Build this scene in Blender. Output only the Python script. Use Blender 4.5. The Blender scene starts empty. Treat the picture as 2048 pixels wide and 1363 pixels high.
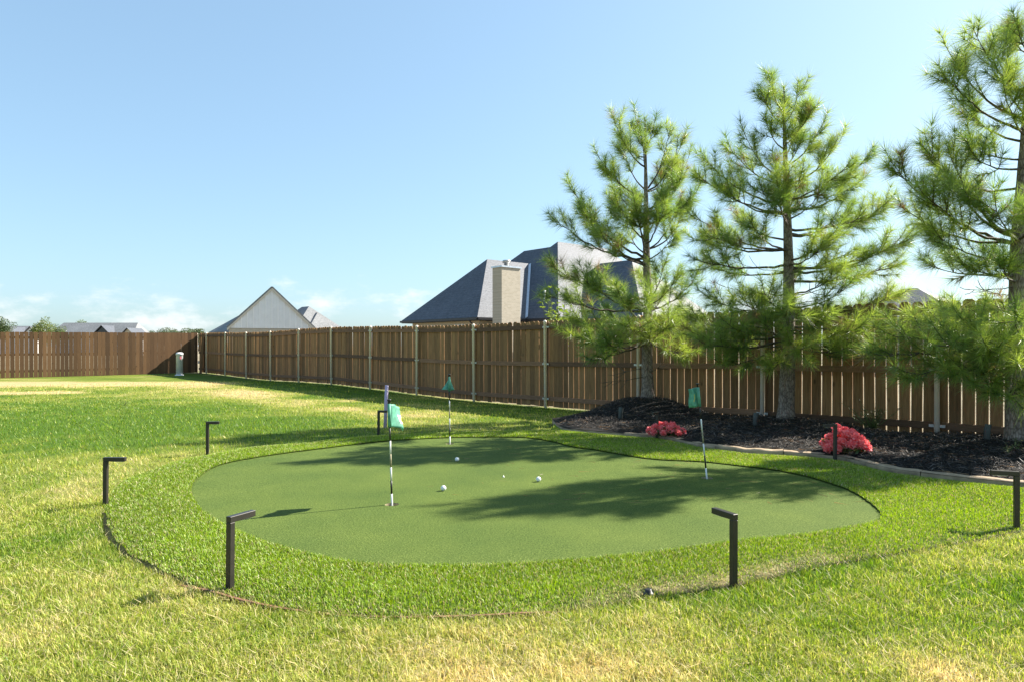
import bpy, bmesh, math, random
import numpy as np
from mathutils import Vector, Matrix
from mathutils.geometry import delaunay_2d_cdt

scene = bpy.context.scene
R = math.radians
rng = np.random.default_rng(7)
random.seed(7)

# ------------------------------------------------------------------ camera
F, CX, HY, CH = 1365.0, 1024.0, 690.0, 1.23        # focal length, centre and horizon in photo pixels, eye height
cam_d = bpy.data.cameras.new("camera"); cam = bpy.data.objects.new("camera", cam_d)
scene.collection.objects.link(cam)
cam_d.sensor_width = 36.0; cam_d.lens = 36.0*F/2048.0; cam_d.clip_end = 4000; cam_d.clip_start = 0.05
cam_d.shift_y = 8.5/2048.0
cam.location = (0, 0, CH); cam.rotation_euler = (R(90), 0, 0)
scene.camera = cam

# ------------------------------------------------------------------ sky, sun, exposure
SUN_AZ, SUN_EL = R(64.5), R(38.0)                  # azimuth from +Y towards +X
world = bpy.data.worlds.new("World"); scene.world = world; world.use_nodes = True
wt = world.node_tree; wt.nodes.clear()
wo = wt.nodes.new("ShaderNodeOutputWorld"); wb = wt.nodes.new("ShaderNodeBackground")
sky = wt.nodes.new("ShaderNodeTexSky"); sky.sky_type = 'NISHITA'; sky.sun_disc = False
sky.sun_elevation = SUN_EL; sky.sun_rotation = SUN_AZ; sky.altitude = 300
sky.air_density = 1.0; sky.dust_density = 1.6; sky.ozone_density = 3.5
wb.inputs['Strength'].default_value = 0.128
# thin cumulus low over the horizon, all the way round
tc = wt.nodes.new("ShaderNodeTexCoord")
sep = wt.nodes.new("ShaderNodeSeparateXYZ"); wt.links.new(tc.outputs['Generated'], sep.inputs[0])
mp = wt.nodes.new("ShaderNodeMapping"); mp.inputs['Scale'].default_value = (1, 1, 2.2); mp.inputs['Location'].default_value = (2.35, 1.1, 0.0)
wt.links.new(tc.outputs['Generated'], mp.inputs[0])
cn = wt.nodes.new("ShaderNodeTexNoise"); cn.inputs['Scale'].default_value = 9.0; cn.inputs['Detail'].default_value = 9
cn.inputs['Roughness'].default_value = 0.62
wt.links.new(mp.outputs[0], cn.inputs['Vector'])
def wmath(op, a, b=None, clamp=False):
    n = wt.nodes.new("ShaderNodeMath"); n.operation = op; n.use_clamp = clamp
    for i, v in enumerate((a, b)):
        if v is None: continue
        if isinstance(v, (int, float)): n.inputs[i].default_value = v
        else: wt.links.new(v, n.inputs[i])
    return n.outputs[0]
def wrange(v, a, b, c=0.0, d=1.0):
    n = wt.nodes.new("ShaderNodeMapRange"); n.interpolation_type = 'SMOOTHSTEP'
    for i, x in enumerate((a, b, c, d)): n.inputs[i+1].default_value = x
    wt.links.new(v, n.inputs[0]); return n.outputs[0]
band = wrange(sep.outputs['Z'], 0.055, 0.135, 1.0, 0.0)
thr = wmath('SUBTRACT', cn.outputs['Fac'], wmath('SUBTRACT', 0.78, wmath('MULTIPLY', band, 0.34)))
cl = wmath('MULTIPLY', wrange(thr, 0.0, 0.25), 0.75, True)
# the photograph holds the whole sky within range: soften the contrast of the entire dome evenly
gam = wt.nodes.new("ShaderNodeGamma"); gam.inputs[1].default_value = 0.55; wt.links.new(sky.outputs[0], gam.inputs[0])
tnt = wt.nodes.new("ShaderNodeVectorMath"); tnt.operation = 'MULTIPLY'; tnt.inputs[1].default_value = (0.845, 1.04, 1.12); wt.links.new(gam.outputs[0], tnt.inputs[0])
mix = wt.nodes.new("ShaderNodeMix"); mix.data_type = 'RGBA'
wt.links.new(cl, mix.inputs['Factor']); wt.links.new(tnt.outputs[0], mix.inputs['A'])
mix.inputs['B'].default_value = (2.95, 2.98, 3.0, 1)
wt.links.new(mix.outputs['Result'], wb.inputs['Color']); wt.links.new(wb.outputs[0], wo.inputs[0])

S = Vector((math.sin(SUN_AZ)*math.cos(SUN_EL), math.cos(SUN_AZ)*math.cos(SUN_EL), math.sin(SUN_EL)))
sd = bpy.data.lights.new("sun", 'SUN'); sd.energy = 4.8; sd.angle = R(0.55); sd.color = (1.0, 0.93, 0.82)
so = bpy.data.objects.new("sun", sd); scene.collection.objects.link(so)
so.rotation_euler = S.to_track_quat('Z', 'Y').to_euler(); so.location = (20, 10, 20)

vs = scene.view_settings
vs.view_transform = 'Standard'; vs.look = 'None'; vs.gamma = 1.0; vs.use_curve_mapping = False
vs.exposure = 1.65
cy = scene.cycles
cy.use_denoising = True; cy.max_bounces = 8; cy.transparent_max_bounces = 8
cy.sample_clamp_indirect = 2.5; cy.caustics_reflective = False; cy.caustics_refractive = False; cy.use_adaptive_sampling = False

# ------------------------------------------------------------------ helpers
def P(px, py, Y): return Vector(((px-CX)/F*Y, Y, CH+(HY-py)/F*Y))
def G(px, py, z=0.0):
    Y = (CH-z)*F/(py-HY); return Vector(((px-CX)/F*Y, Y, z))
COL = scene.collection

def mesh_np(name, v, tris=None, quads=None, attr=None, smooth=False):
    me = bpy.data.meshes.new(name)
    v = np.asarray(v, dtype=np.float32).reshape(-1, 3)
    loops, starts, n = [], [], 0
    if quads is not None and len(quads):
        q = np.asarray(quads, dtype=np.int32); loops.append(q.ravel()); starts.append(n+np.arange(len(q))*4); n += q.size
    if tris is not None and len(tris):
        t = np.asarray(tris, dtype=np.int32); loops.append(t.ravel()); starts.append(n+np.arange(len(t))*3); n += t.size
    loops = np.concatenate(loops).astype(np.int32); starts = np.concatenate(starts).astype(np.int32)
    me.vertices.add(len(v)); me.vertices.foreach_set("co", v.ravel())
    me.loops.add(len(loops)); me.loops.foreach_set("vertex_index", loops)
    me.polygons.add(len(starts)); me.polygons.foreach_set("loop_start", starts)
    if smooth: me.polygons.foreach_set("use_smooth", np.ones(len(starts), dtype=bool))
    me.update(calc_edges=True)
    if attr is not None:
        a = me.attributes.new("tint", 'FLOAT_COLOR', 'POINT')
        c = np.ones((len(v), 4), dtype=np.float32); c[:, :3] = attr
        a.data.foreach_set("color", c.ravel())
    return me

class MB:
    """collects boxes, tubes, lathes and free faces into one mesh"""
    def __init__(self): self.v, self.f, self.s = [], [], []
    def face(self, pts, smooth=False):
        n = len(self.v); self.v += [tuple(p) for p in pts]; self.f.append(list(range(n, n+len(pts)))); self.s.append(smooth)
    def box(self, lo, hi, M=None):
        n = len(self.v)
        for z in (lo[2], hi[2]):
            for x, y in ((lo[0], lo[1]), (hi[0], lo[1]), (hi[0], hi[1]), (lo[0], hi[1])):
                p = Vector((x, y, z)); self.v.append(tuple(M @ p if M else p))
        for q in ((3,2,1,0),(4,5,6,7),(0,1,5,4),(1,2,6,5),(2,3,7,6),(3,0,4,7)):
            self.f.append([n+i for i in q]); self.s.append(False)
    def prism(self, poly, axis_fn, t0, t1):
        n = len(self.v); k = len(poly)
        self.v += [tuple(axis_fn(p, t0)) for p in poly] + [tuple(axis_fn(p, t1)) for p in poly]
        self.f.append(list(range(n+k-1, n-1, -1))); self.f.append(list(range(n+k, n+2*k))); self.s += [False, False]
        for i in range(k):
            j = (i+1) % k; self.f.append([n+i, n+j, n+k+j, n+k+i]); self.s.append(False)
    def tube(self, pts, radii, sides=8, cap=True, jit=0.0):
        n0 = len(self.v); pts = [Vector(p) for p in pts]; m = len(pts)
        up = Vector((0, 0, 1)); prev = None
        for i, p in enumerate(pts):
            t = (pts[min(i+1, m-1)]-pts[max(i-1, 0)]).normalized()
            if prev is None:
                a = t.cross(up)
                if a.length < 1e-3: a = t.cross(Vector((1, 0, 0)))
                a.normalize()
            else:
                a = (prev-t*prev.dot(t)).normalized()
            prev = a; b = t.cross(a)
            for k in range(sides):
                th = 2*math.pi*k/sides; r = radii[i]*(1+jit*random.uniform(-1, 1))
                self.v.append(tuple(p+a*(r*math.cos(th))+b*(r*math.sin(th))))
        for i in range(m-1):
            for k in range(sides):
                j = (k+1) % sides
                self.f.append([n0+i*sides+k, n0+i*sides+j, n0+(i+1)*sides+j, n0+(i+1)*sides+k]); self.s.append(True)
        if cap:
            self.f.append([n0+k for k in range(sides)][::-1]); self.f.append([n0+(m-1)*sides+k for k in range(sides)]); self.s += [False, False]
    def lathe(self, prof, sides=24, c=(0, 0, 0)):
        n0 = len(self.v)
        for r, z in prof:
            for k in range(sides):
                th = 2*math.pi*k/sides; self.v.append((c[0]+r*math.cos(th), c[1]+r*math.sin(th), c[2]+z))
        for i in range(len(prof)-1):
            for k in range(sides):
                j = (k+1) % sides
                self.f.append([n0+i*sides+k, n0+i*sides+j, n0+(i+1)*sides+j, n0+(i+1)*sides+k]); self.s.append(True)
        self.f.append([n0+k for k in range(sides)][::-1]); self.f.append([n0+(len(prof)-1)*sides+k for k in range(sides)]); self.s += [False, False]
    def mesh(self, name):
        me = bpy.data.meshes.new(name); me.from_pydata(self.v, [], self.f)
        me.polygons.foreach_set("use_smooth", self.s); me.update(); return me
    def build(self, name, mat, parent=None, **kw): return obj(name, self.mesh(name), mat, parent, **kw)

def obj(name, me, mat=None, parent=None, label=None, cat=None, group=None, kind=None):
    o = bpy.data.objects.new(name, me); COL.objects.link(o)
    if me is not None and mat is not None and not me.materials: me.materials.append(mat)
    if parent is not None: o.parent = parent
    tag(o, label, cat, group, kind); return o
def tag(o, label=None, cat=None, group=None, kind=None):
    if label: o['label'] = label
    if cat: o['category'] = cat
    if group: o['group'] = group
    if kind: o['kind'] = kind
    return o
def empty(name, loc=(0, 0, 0), rz=0, **kw):
    o = obj(name, None, **kw); o.location = loc; o.rotation_euler = (0, 0, rz); o.empty_display_size = 0.1; return o

def catmull(pts, closed=False, n=6):
    pts = [np.array(p[:2], dtype=float) for p in pts]; out = []; m = len(pts)
    for i in range(m if closed else m-1):
        if closed: a, b, c, d = (pts[(i+j-1) % m] for j in range(4))
        else: a, b, c, d = pts[max(i-1, 0)], pts[i], pts[i+1], pts[min(i+2, m-1)]
        for k in range(n):
            t = k/n
            out.append(0.5*((2*b)+(c-a)*t+(2*a-5*b+4*c-d)*t*t+(3*b-a-3*c+d)*t**3))
    if not closed: out.append(pts[-1])
    return np.array(out)

def inside(poly, x, y):
    x = np.asarray(x, dtype=float); y = np.asarray(y, dtype=float); r = np.zeros(x.shape, dtype=bool); n = len(poly)
    for i in range(n):
        x0, y0 = poly[i]; x1, y1 = poly[(i+1) % n]
        if y0 == y1: continue
        c = ((y0 > y) != (y1 > y)) & (x < (x1-x0)*(y-y0)/(y1-y0)+x0); r ^= c
    return r
def dist_line(line, x, y, closed=False):
    x = np.asarray(x, dtype=float); y = np.asarray(y, dtype=float); best = np.full(x.shape, 1e9); n = len(line)
    for i in range(n if closed else n-1):
        a = line[i]; b = line[(i+1) % n]; d = b-a; L = max(d @ d, 1e-12)
        t = np.clip(((x-a[0])*d[0]+(y-a[1])*d[1])/L, 0, 1)
        best = np.minimum(best, (x-a[0]-t*d[0])**2+(y-a[1]-t*d[1])**2)
    return np.sqrt(best)
_lat = rng.random((256, 256))
def vnoise(x, y):
    xi = np.floor(x).astype(int); yi = np.floor(y).astype(int); fx = x-xi; fy = y-yi
    fx = fx*fx*(3-2*fx); fy = fy*fy*(3-2*fy)
    g = lambda a, b: _lat[a & 255, b & 255]
    return (g(xi, yi)*(1-fx)+g(xi+1, yi)*fx)*(1-fy)+(g(xi, yi+1)*(1-fx)+g(xi+1, yi+1)*fx)*fy
def fbm(x, y, o=4):
    x = np.asarray(x, dtype=float); y = np.asarray(y, dtype=float); r = 0; a = 0.5; s = 0
    for i in range(o): r = r+a*vnoise(x+17.3*i, y-9.1*i); s += a; a *= 0.5; x = x*2.03; y = y*2.03
    return r/s
def sstep(a, b, x): t = np.clip((x-a)/(b-a), 0, 1); return t*t*(3-2*t)

# ------------------------------------------------------------------ materials
def material(name):
    m = bpy.data.materials.new(name); m.use_nodes = True; nt = m.node_tree
    return m, nt, nt.nodes['Principled BSDF']
def N(nt, typ, **kw):
    n = nt.nodes.new(typ)
    for k, v in kw.items(): setattr(n, k, v)
    return n
def ramp(nt, fac, stops):
    r = N(nt, "ShaderNodeValToRGB"); el = r.color_ramp.elements
    while len(el) < len(stops): el.new(0.5)
    for e, (p, c) in zip(el, stops): e.position = p; e.color = (*c, 1)
    nt.links.new(fac, r.inputs[0]); return r.outputs[0]
def noise(nt, scale, detail=4, rough=0.55, coord='Object', stretch=None, dist=0.0):
    t = N(nt, "ShaderNodeTexCoord"); n = N(nt, "ShaderNodeTexNoise")
    n.inputs['Scale'].default_value = scale; n.inputs['Detail'].default_value = detail; n.inputs['Roughness'].default_value = rough
    n.inputs['Distortion'].default_value = dist
    src = t.outputs[coord]
    if stretch:
        mp = N(nt, "ShaderNodeMapping"); mp.inputs['Scale'].default_value = stretch; nt.links.new(src, mp.inputs[0]); src = mp.outputs[0]
    nt.links.new(src, n.inputs['Vector']); return n.outputs['Fac']
def mixc(nt, fac, a, b, mode='MIX'):
    m = N(nt, "ShaderNodeMix", data_type='RGBA', blend_type=mode)
    for s, v in (('Factor', fac), ('A', a), ('B', b)):
        i = m.inputs[s] if s == 'Factor' else m.inputs[s]
        if s == 'Factor':
            i = [q for q in m.inputs if q.name == 'Factor' and q.type == 'VALUE'][0]
        else:
            i = [q for q in m.inputs if q.name == s and q.type == 'RGBA'][0]
        if isinstance(v, (int, float)): i.default_value = v
        elif isinstance(v, tuple): i.default_value = (*v, 1)
        else: nt.links.new(v, i)
    return [q for q in m.outputs if q.type == 'RGBA'][0]
def bump(nt, bsdf, h, strength=0.4, dist=0.01):
    b = N(nt, "ShaderNodeBump"); b.inputs['Strength'].default_value = strength; b.inputs['Distance'].default_value = dist
    nt.links.new(h, b.inputs['Height']); nt.links.new(b.outputs[0], bsdf.inputs['Normal'])

def plain(name, col, rough=0.6, metal=0.0, var=0.15, scale=12, spec=0.5, bstr=0.0):
    m, nt, b = material(name)
    n = noise(nt, scale)
    nt.links.new(ramp(nt, n, [(0.3, tuple(c*(1-var) for c in col)), (0.7, tuple(min(1, c*(1+var)) for c in col))]), b.inputs['Base Color'])
    b.inputs['Roughness'].default_value = rough; b.inputs['Metallic'].default_value = metal; b.inputs['Specular IOR Level'].default_value = spec
    if bstr: bump(nt, b, n, bstr)
    return m

def wood(name, dark, light, rail=False):
    m, nt, b = material(name)
    oi = N(nt, "ShaderNodeObjectInfo"); t = N(nt, "ShaderNodeTexCoord")
    add = N(nt, "ShaderNodeVectorMath", operation='ADD'); nt.links.new(t.outputs['Object'], add.inputs[0])
    mul = N(nt, "ShaderNodeMath", operation='MULTIPLY'); mul.inputs[1].default_value = 37.0; nt.links.new(oi.outputs['Random'], mul.inputs[0])
    nt.links.new(mul.outputs[0], add.inputs[1])
    mp = N(nt, "ShaderNodeMapping"); mp.inputs['Scale'].default_value = (1.2, 14, 14) if rail else (16, 16, 1.1)
    nt.links.new(add.outputs[0], mp.inputs[0])
    g = N(nt, "ShaderNodeTexNoise"); g.inputs['Scale'].default_value = 3.2; g.inputs['Detail'].default_value = 6; g.inputs['Roughness'].default_value = .65; g.inputs['Distortion'].default_value = .6
    nt.links.new(mp.outputs[0], g.inputs['Vector'])
    c = ramp(nt, g.outputs['Fac'], [(0.28, dark), (0.72, light)])
    v = N(nt, "ShaderNodeMapRange"); v.inputs[3].default_value = 0.55; v.inputs[4].default_value = 1.35; nt.links.new(oi.outputs['Random'], v.inputs[0])
    c = mixc(nt, 1.0, c, v.outputs[0], 'MULTIPLY') if False else c
    hs = N(nt, "ShaderNodeHueSaturation"); nt.links.new(c, hs.inputs['Color']); nt.links.new(v.outputs[0], hs.inputs['Value'])
    # knots
    vo = N(nt, "ShaderNodeTexVoronoi"); vo.inputs['Scale'].default_value = 3.4
    mk = N(nt, "ShaderNodeMapping"); mk.inputs['Scale'].default_value = (0.7, 1.6, 1.6) if rail else (1.6, 1.6, 0.7); nt.links.new(add.outputs[0], mk.inputs[0]); nt.links.new(mk.outputs[0], vo.inputs['Vector'])
    kn = N(nt, "ShaderNodeMapRange"); kn.inputs[1].default_value = 0.05; kn.inputs[2].default_value = 0.12; kn.inputs[3].default_value = 0.75; kn.inputs[4].default_value = 0.0
    nt.links.new(vo.outputs['Distance'], kn.inputs[0])
    c2 = mixc(nt, kn.outputs[0], hs.outputs[0], tuple(x*0.35 for x in dark))
    nt.links.new(c2, b.inputs['Base Color']); b.inputs['Roughness'].default_value = 0.75; b.inputs['Specular IOR Level'].default_value = 0.3
    bump(nt, b, g.outputs['Fac'], 0.35, 0.004)
    return m

def leafy(name, trans=0.4, gloss=0.06, rough=0.45, tint=None):
    m = bpy.data.materials.new(name); m.use_nodes = True; nt = m.node_tree; nt.nodes.clear()
    out = N(nt, "ShaderNodeOutputMaterial"); a = N(nt, "ShaderNodeAttribute", attribute_name="tint")
    col = a.outputs['Color'] if tint is None else None
    d = N(nt, "ShaderNodeBsdfDiffuse"); tr = N(nt, "ShaderNodeBsdfTranslucent"); g = N(nt, "ShaderNodeBsdfGlossy"); g.inputs['Roughness'].default_value = rough
    hs = N(nt, "ShaderNodeHueSaturation"); hs.inputs['Saturation'].default_value = 1.1; hs.inputs['Value'].default_value = 1.25
    hs.inputs['Hue'].default_value = 0.492
    if tint is None:
        nt.links.new(col, d.inputs[0]); nt.links.new(col, hs.inputs['Color'])
    else:
        n = noise(nt, 25, 3); c = ramp(nt, n, [(0.3, tuple(x*.75 for x in tint)), (0.7, tuple(min(1, x*1.25) for x in tint))])
        nt.links.new(c, d.inputs[0]); nt.links.new(c, hs.inputs['Color'])
    nt.links.new(hs.outputs[0], tr.inputs[0])
    m1 = N(nt, "ShaderNodeMixShader"); m1.inputs[0].default_value = trans; nt.links.new(d.outputs[0], m1.inputs[1]); nt.links.new(tr.outputs[0], m1.inputs[2])
    m2 = N(nt, "ShaderNodeMixShader"); m2.inputs[0].default_value = gloss; nt.links.new(m1.outputs[0], m2.inputs[1]); nt.links.new(g.outputs[0], m2.inputs[2])
    nt.links.new(m2.outputs[0], out.inputs[0]); return m

M_grass = leafy("grass_blade", 0.44, 0.02)
M_turf = leafy("synthetic_blade", 0.38, 0.05, 0.5)
M_needle = leafy("pine_needle", 0.52, 0.07, 0.4)
M_leaf = leafy("broad_leaf", 0.4, 0.06)
M_petal = leafy("pink_petal", 0.42, 0.02, 0.5)

def attr_ground(name, nscale, nlo, nhi, bstr=0.5, bdist=0.01, rough=0.9):
    m, nt, b = material(name)
    a = N(nt, "ShaderNodeAttribute", attribute_name="tint")
    n = noise(nt, nscale, 5, 0.7); r = ramp(nt, n, [(0.32, (nlo,)*3), (0.68, (nhi,)*3)])
    nt.links.new(mixc(nt, 1.0, a.outputs['Color'], r, 'MULTIPLY'), b.inputs['Base Color'])
    b.inputs['Roughness'].default_value = rough; b.inputs['Specular IOR Level'].default_value = 0.15
    bump(nt, b, n, bstr, bdist); return m
M_lawn = attr_ground("lawn_ground", 55, 0.55, 1.1, 0.8, 0.02)
M_fringe = attr_ground("fringe_ground", 90, 0.4, 0.9, 0.8, 0.015)

def green_mat():
    m, nt, b = material("putting_turf")
    n1 = noise(nt, 95, 5, 0.8); n2 = noise(nt, 1.3, 4, 0.6); n3 = noise(nt, 60, 3, 0.6)
    c = ramp(nt, n1, [(0.3, (0.022, 0.042, 0.007)), (0.50, (0.074, 0.113, 0.024)), (0.72, (0.20, 0.25, 0.072))])
    r = ramp(nt, n2, [(0.3, (0.80, 0.85, 0.82)), (0.7, (1.16, 1.10, 1.02))])
    r3 = ramp(nt, n3, [(0.35, (0.9, 0.9, 0.9)), (0.65, (1.08, 1.08, 1.08))])
    c = mixc(nt, 1.0, mixc(nt, 1.0, c, r, 'MULTIPLY'), r3, 'MULTIPLY')
    nt.links.new(c, b.inputs['Base Color'])
    b.inputs['Roughness'].default_value = 0.8; b.inputs['Specular IOR Level'].default_value = 0.08
    bump(nt, b, n1, 0.9, 0.006); return m
M_green = green_mat()
M_picket = wood("picket_wood", (0.148, 0.076, 0.028), (0.34, 0.184, 0.078))
M_picket_sun = wood("picket_wood_sunlit", (0.088, 0.045, 0.019), (0.145, 0.079, 0.036))  # same wood in a darker copy, offsetting the sun on these boards
M_rail = wood("rail_wood", (0.14, 0.074, 0.040), (0.26, 0.142, 0.080), rail=True)
M_post = plain("painted_steel_post", (0.95, 0.80, 0.66), 0.55, 0.0, 0.08, 6)
M_galv = plain("galvanised_bracket", (0.42, 0.42, 0.40), 0.45, 0.6, 0.2, 30)
M_bronze = plain("dark_bronze_metal", (0.035, 0.031, 0.027), 0.42, 0.3, 0.2, 20)
M_lens = plain("frosted_lens", (0.5, 0.5, 0.47), 0.4)
M_black = plain("black_paint", (0.012, 0.012, 0.012), 0.45)
M_white = plain("white_paint", (0.72, 0.72, 0.68), 0.45, 0, 0.06, 20)
M_tan = plain("worn_pole_band", (0.30, 0.26, 0.15), 0.6, 0, 0.4, 40)
M_greypole = plain("grey_pole_band", (0.06, 0.06, 0.06), 0.5)
M_flag = leafy("flag_cloth", 0.35, 0.03, 0.5, (0.15, 0.42, 0.30))
M_yellow = plain("yellow_print", (0.62, 0.50, 0.06), 0.6)
M_print = plain("white_print", (0.7, 0.72, 0.68), 0.6)
M_lilac = plain("lilac_pvc", (0.46, 0.36, 0.52), 0.45, 0, 0.12, 8)
M_grey = plain("grey_plastic", (0.72, 0.72, 0.72), 0.5, 0, 0.08, 5)
M_red = plain("red_sticker", (0.62, 0.16, 0.20), 0.5)
M_kerb = plain("kerb_concrete", (0.34, 0.255, 0.165), 0.85, 0, 0.35, 9, 0.3, 0.3)
M_board = plain("red_cedar_edging", (0.17, 0.082, 0.05), 0.8, 0, 0.35, 14, 0.3, 0.3)
M_soil = plain("black_mulch_soil", (0.012, 0.011, 0.010), 0.95, 0, 0.5, 30, 0.2, 0.6)
M_mulch = leafy("black_shredded_bark", 0.0, 0.045, 0.5)
def bark_mat():
    m, nt, b = material("pine_bark")
    t = N(nt, "ShaderNodeTexCoord"); mp = N(nt, "ShaderNodeMapping"); mp.inputs['Scale'].default_value = (44, 44, 13); nt.links.new(t.outputs['Object'], mp.inputs[0])
    vo = N(nt, "ShaderNodeTexVoronoi", feature='DISTANCE_TO_EDGE'); vo.inputs['Scale'].default_value = 1.0; nt.links.new(mp.outputs[0], vo.inputs['Vector'])
    n = noise(nt, 14, 6, 0.65)
    c1 = ramp(nt, n, [(0.3, (0.13, 0.10, 0.08)), (0.7, (0.40, 0.33, 0.28))])
    e = ramp(nt, vo.outputs['Distance'], [(0.0, (0.42, 0.37, 0.33)), (0.2, (1, 1, 1))])
    nt.links.new(mixc(nt, 1.0, c1, e, 'MULTIPLY'), b.inputs['Base Color']); b.inputs['Roughness'].default_value = 0.9
    bump(nt, b, vo.outputs['Distance'], 0.8, 0.012); return m
M_bark = bark_mat()
M_twig = plain("pine_twig_bark", (0.085, 0.065, 0.05), 0.85, 0, 0.4, 40, 0.3)
def shingle(name, dark, light):
    m, nt, b = material(name)
    t = N(nt, "ShaderNodeTexCoord"); mp = N(nt, "ShaderNodeMapping"); mp.inputs['Scale'].default_value = (1, 1, 1); nt.links.new(t.outputs['Object'], mp.inputs[0])
    w = N(nt, "ShaderNodeTexWave", wave_type='BANDS', bands_direction='Z', wave_profile='SAW'); w.inputs['Scale'].default_value = 2.2; w.inputs['Distortion'].default_value = 0.5; nt.links.new(mp.outputs[0], w.inputs['Vector'])
    n = noise(nt, 5.5, 4, 0.75, stretch=(1, 1, 2.4)); n2 = noise(nt, 0.7, 3)
    c = ramp(nt, n, [(0.33, dark), (0.66, light)]); r = ramp(nt, w.outputs['Fac'], [(0.0, (0.75,)*3), (0.25, (1.05,)*3)])
    r2 = ramp(nt, n2, [(0.3, (0.85,)*3), (0.7, (1.1,)*3)])
    nt.links.new(mixc(nt, 1.0, mixc(nt, 1.0, c, r, 'MULTIPLY'), r2, 'MULTIPLY'), b.inputs['Base Color'])
    b.inputs['Roughness'].default_value = 0.66; b.inputs['Specular IOR Level'].default_value = 0.55; bump(nt, b, n, 0.5, 0.03); return m
M_shingle = shingle("slate_blue_shingles", (0.033, 0.041, 0.056), (0.092, 0.102, 0.124))
M_shingle2 = shingle("grey_shingles", (0.11, 0.115, 0.12), (0.20, 0.205, 0.21))
def brick(name, a, b_, mortar, sc=1.0):
    m, nt, b = material(name)
    t = N(nt, "ShaderNodeTexCoord"); sp = N(nt, "ShaderNodeSeparateXYZ"); nt.links.new(t.outputs['Object'], sp.inputs[0])
    ad = N(nt, "ShaderNodeMath", operation='ADD'); nt.links.new(sp.outputs[0], ad.inputs[0]); nt.links.new(sp.outputs[1], ad.inputs[1])
    cb = N(nt, "ShaderNodeCombineXYZ"); nt.links.new(ad.outputs[0], cb.inputs[0]); nt.links.new(sp.outputs[2], cb.inputs[1])
    bt = N(nt, "ShaderNodeTexBrick"); bt.inputs['Scale'].default_value = sc; bt.inputs['Color1'].default_value = (*a, 1); bt.inputs['Color2'].default_value = (*b_, 1); bt.inputs['Mortar'].default_value = (*mortar, 1)
    bt.inputs['Brick Width'].default_value = 0.2; bt.inputs['Row Height'].default_value = 0.068; bt.inputs['Mortar Size'].default_value = 0.008
    nt.links.new(cb.outputs[0], bt.inputs['Vector']); nt.links.new(bt.outputs['Color'], b.inputs['Base Color']); b.inputs['Roughness'].default_value = 0.85
    bump(nt, b, bt.outputs['Fac'], -0.4, 0.01); return m
M_brick = brick("pale_brick", (0.36, 0.31, 0.235), (0.45, 0.39, 0.31), (0.46, 0.42, 0.35))
M_cream = brick("cream_brick", (0.50, 0.42, 0.30), (0.56, 0.48, 0.36), (0.58, 0.52, 0.42))
M_siding = plain("white_siding", (0.84, 0.82, 0.82), 0.6, 0, 0.04, 3)
M_siding2 = plain("white_siding_panel", (0.74, 0.73, 0.735), 0.6, 0, 0.05, 2)  # darker than the battens, so their faint shading lines are in the colour
M_trim = plain("cream_trim", (0.55, 0.49, 0.40), 0.6, 0, 0.05)
M_gutter = plain("dark_gutter", (0.03, 0.03, 0.035), 0.4, 0.2)
M_flash = plain("metal_flashing", (0.55, 0.58, 0.62), 0.35, 0.7)
M_glass = plain("dark_window_glass", (0.02, 0.025, 0.03), 0.08)

# ------------------------------------------------------------------ layout of the place
FP = np.array([(1874-CX)/F*8.92, 8.92])            # first post in view of the long fence
FD = np.array([-0.6618, 0.7497]); FN = np.array([-0.7497, -0.6618]); BAY = 2.44   # along the fence, towards the yard
ZK = np.array([-0.02, -0.02, -0.02, -0.04, -0.06, -0.09, -0.11, -0.09, -0.05, -0.02, -0.04, -0.09, -0.09, -0.06, -0.04, -0.04])
def fence_z(k): return np.interp(k, np.arange(-2, 14), ZK)
def fpt(k, off=0.0, z=0.0):
    p = FP+FD*(k*BAY)+FN*off; return Vector((p[0], p[1], z))

green_px = [(383,976),(394,956),(427,933),(470,920),(552,906),(654,893),(755,881),(832,875.5),(920,872),(1000,871.5),(1056,873),(1106,881),(1144,891),(1188,897),(1261,910),(1320,917),(1407,921),(1482,929),(1550,937),(1618,951),(1686,973),(1720,990),(1747,1009),(1762,1029),(1745,1043),(1686,1055),(1618,1066),(1550,1073),(1482,1079),(1414,1089),(1313,1102),(1207,1113),(1102,1121.5),(996,1127),(891,1129),(785,1128.6),(715,1124),(629,1109),(573,1095),(517,1078),(475,1059),(433,1039),(405,1019),(389,997)]
outer_px = [(211,1008),(228,979),(254,956),(305,938),(355,920),(415,908),(476,896),(527,890),(603,884),(654,877.5),(705,872.5),(755,869.5),(832,866),(920,863),(1000,861),(1070,860),(1104,858)]
outer_front_px = [(2290,1015),(2160,1036),(2048,1058),(1958,1078),(1890,1088.6),(1805,1104),(1720,1117.5),(1635,1131),(1550,1151),(1461,1169),(1400,1178),(1313,1188),(1242,1201),(1155,1216),(1031,1229),(926,1232),(803,1231),(700,1227),(629,1221),(545,1212),(475,1199),(419,1182),(374,1170),(354,1160),(306,1137),(264,1118),(242,1101),(216,1075),(207,1050),(205,1025)]
kerb_px = [(1197,823),(1167,829),(1115,840),(1105,847),(1108,854),(1127,860),(1174,865.5),(1221,870),(1279,875),(1314,876.5),(1361,885.5),(1408,896),(1455,902),(1502,908),(1581,912),(1661,918),(1700,925),(1742,936),(1790,947),(1855,955.5),(1920,963.5),(2048,976),(2200,989),(2330,998)]
ZT = 0.03                                          # level of the synthetic turf
green_poly = catmull([G(x, y, ZT) for x, y in green_px], True, 5)
kerb_pts = [G(x, y, -0.05 if x < 1110 else 0.0) for x, y in kerb_px]
kerb_line = catmull(kerb_pts, False, 6)
outer_poly_in = [G(x, y, 0.01) for x, y in outer_px]
kerb_front = [kerb_pts[i] for i in range(4, len(kerb_pts)-1)]
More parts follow.
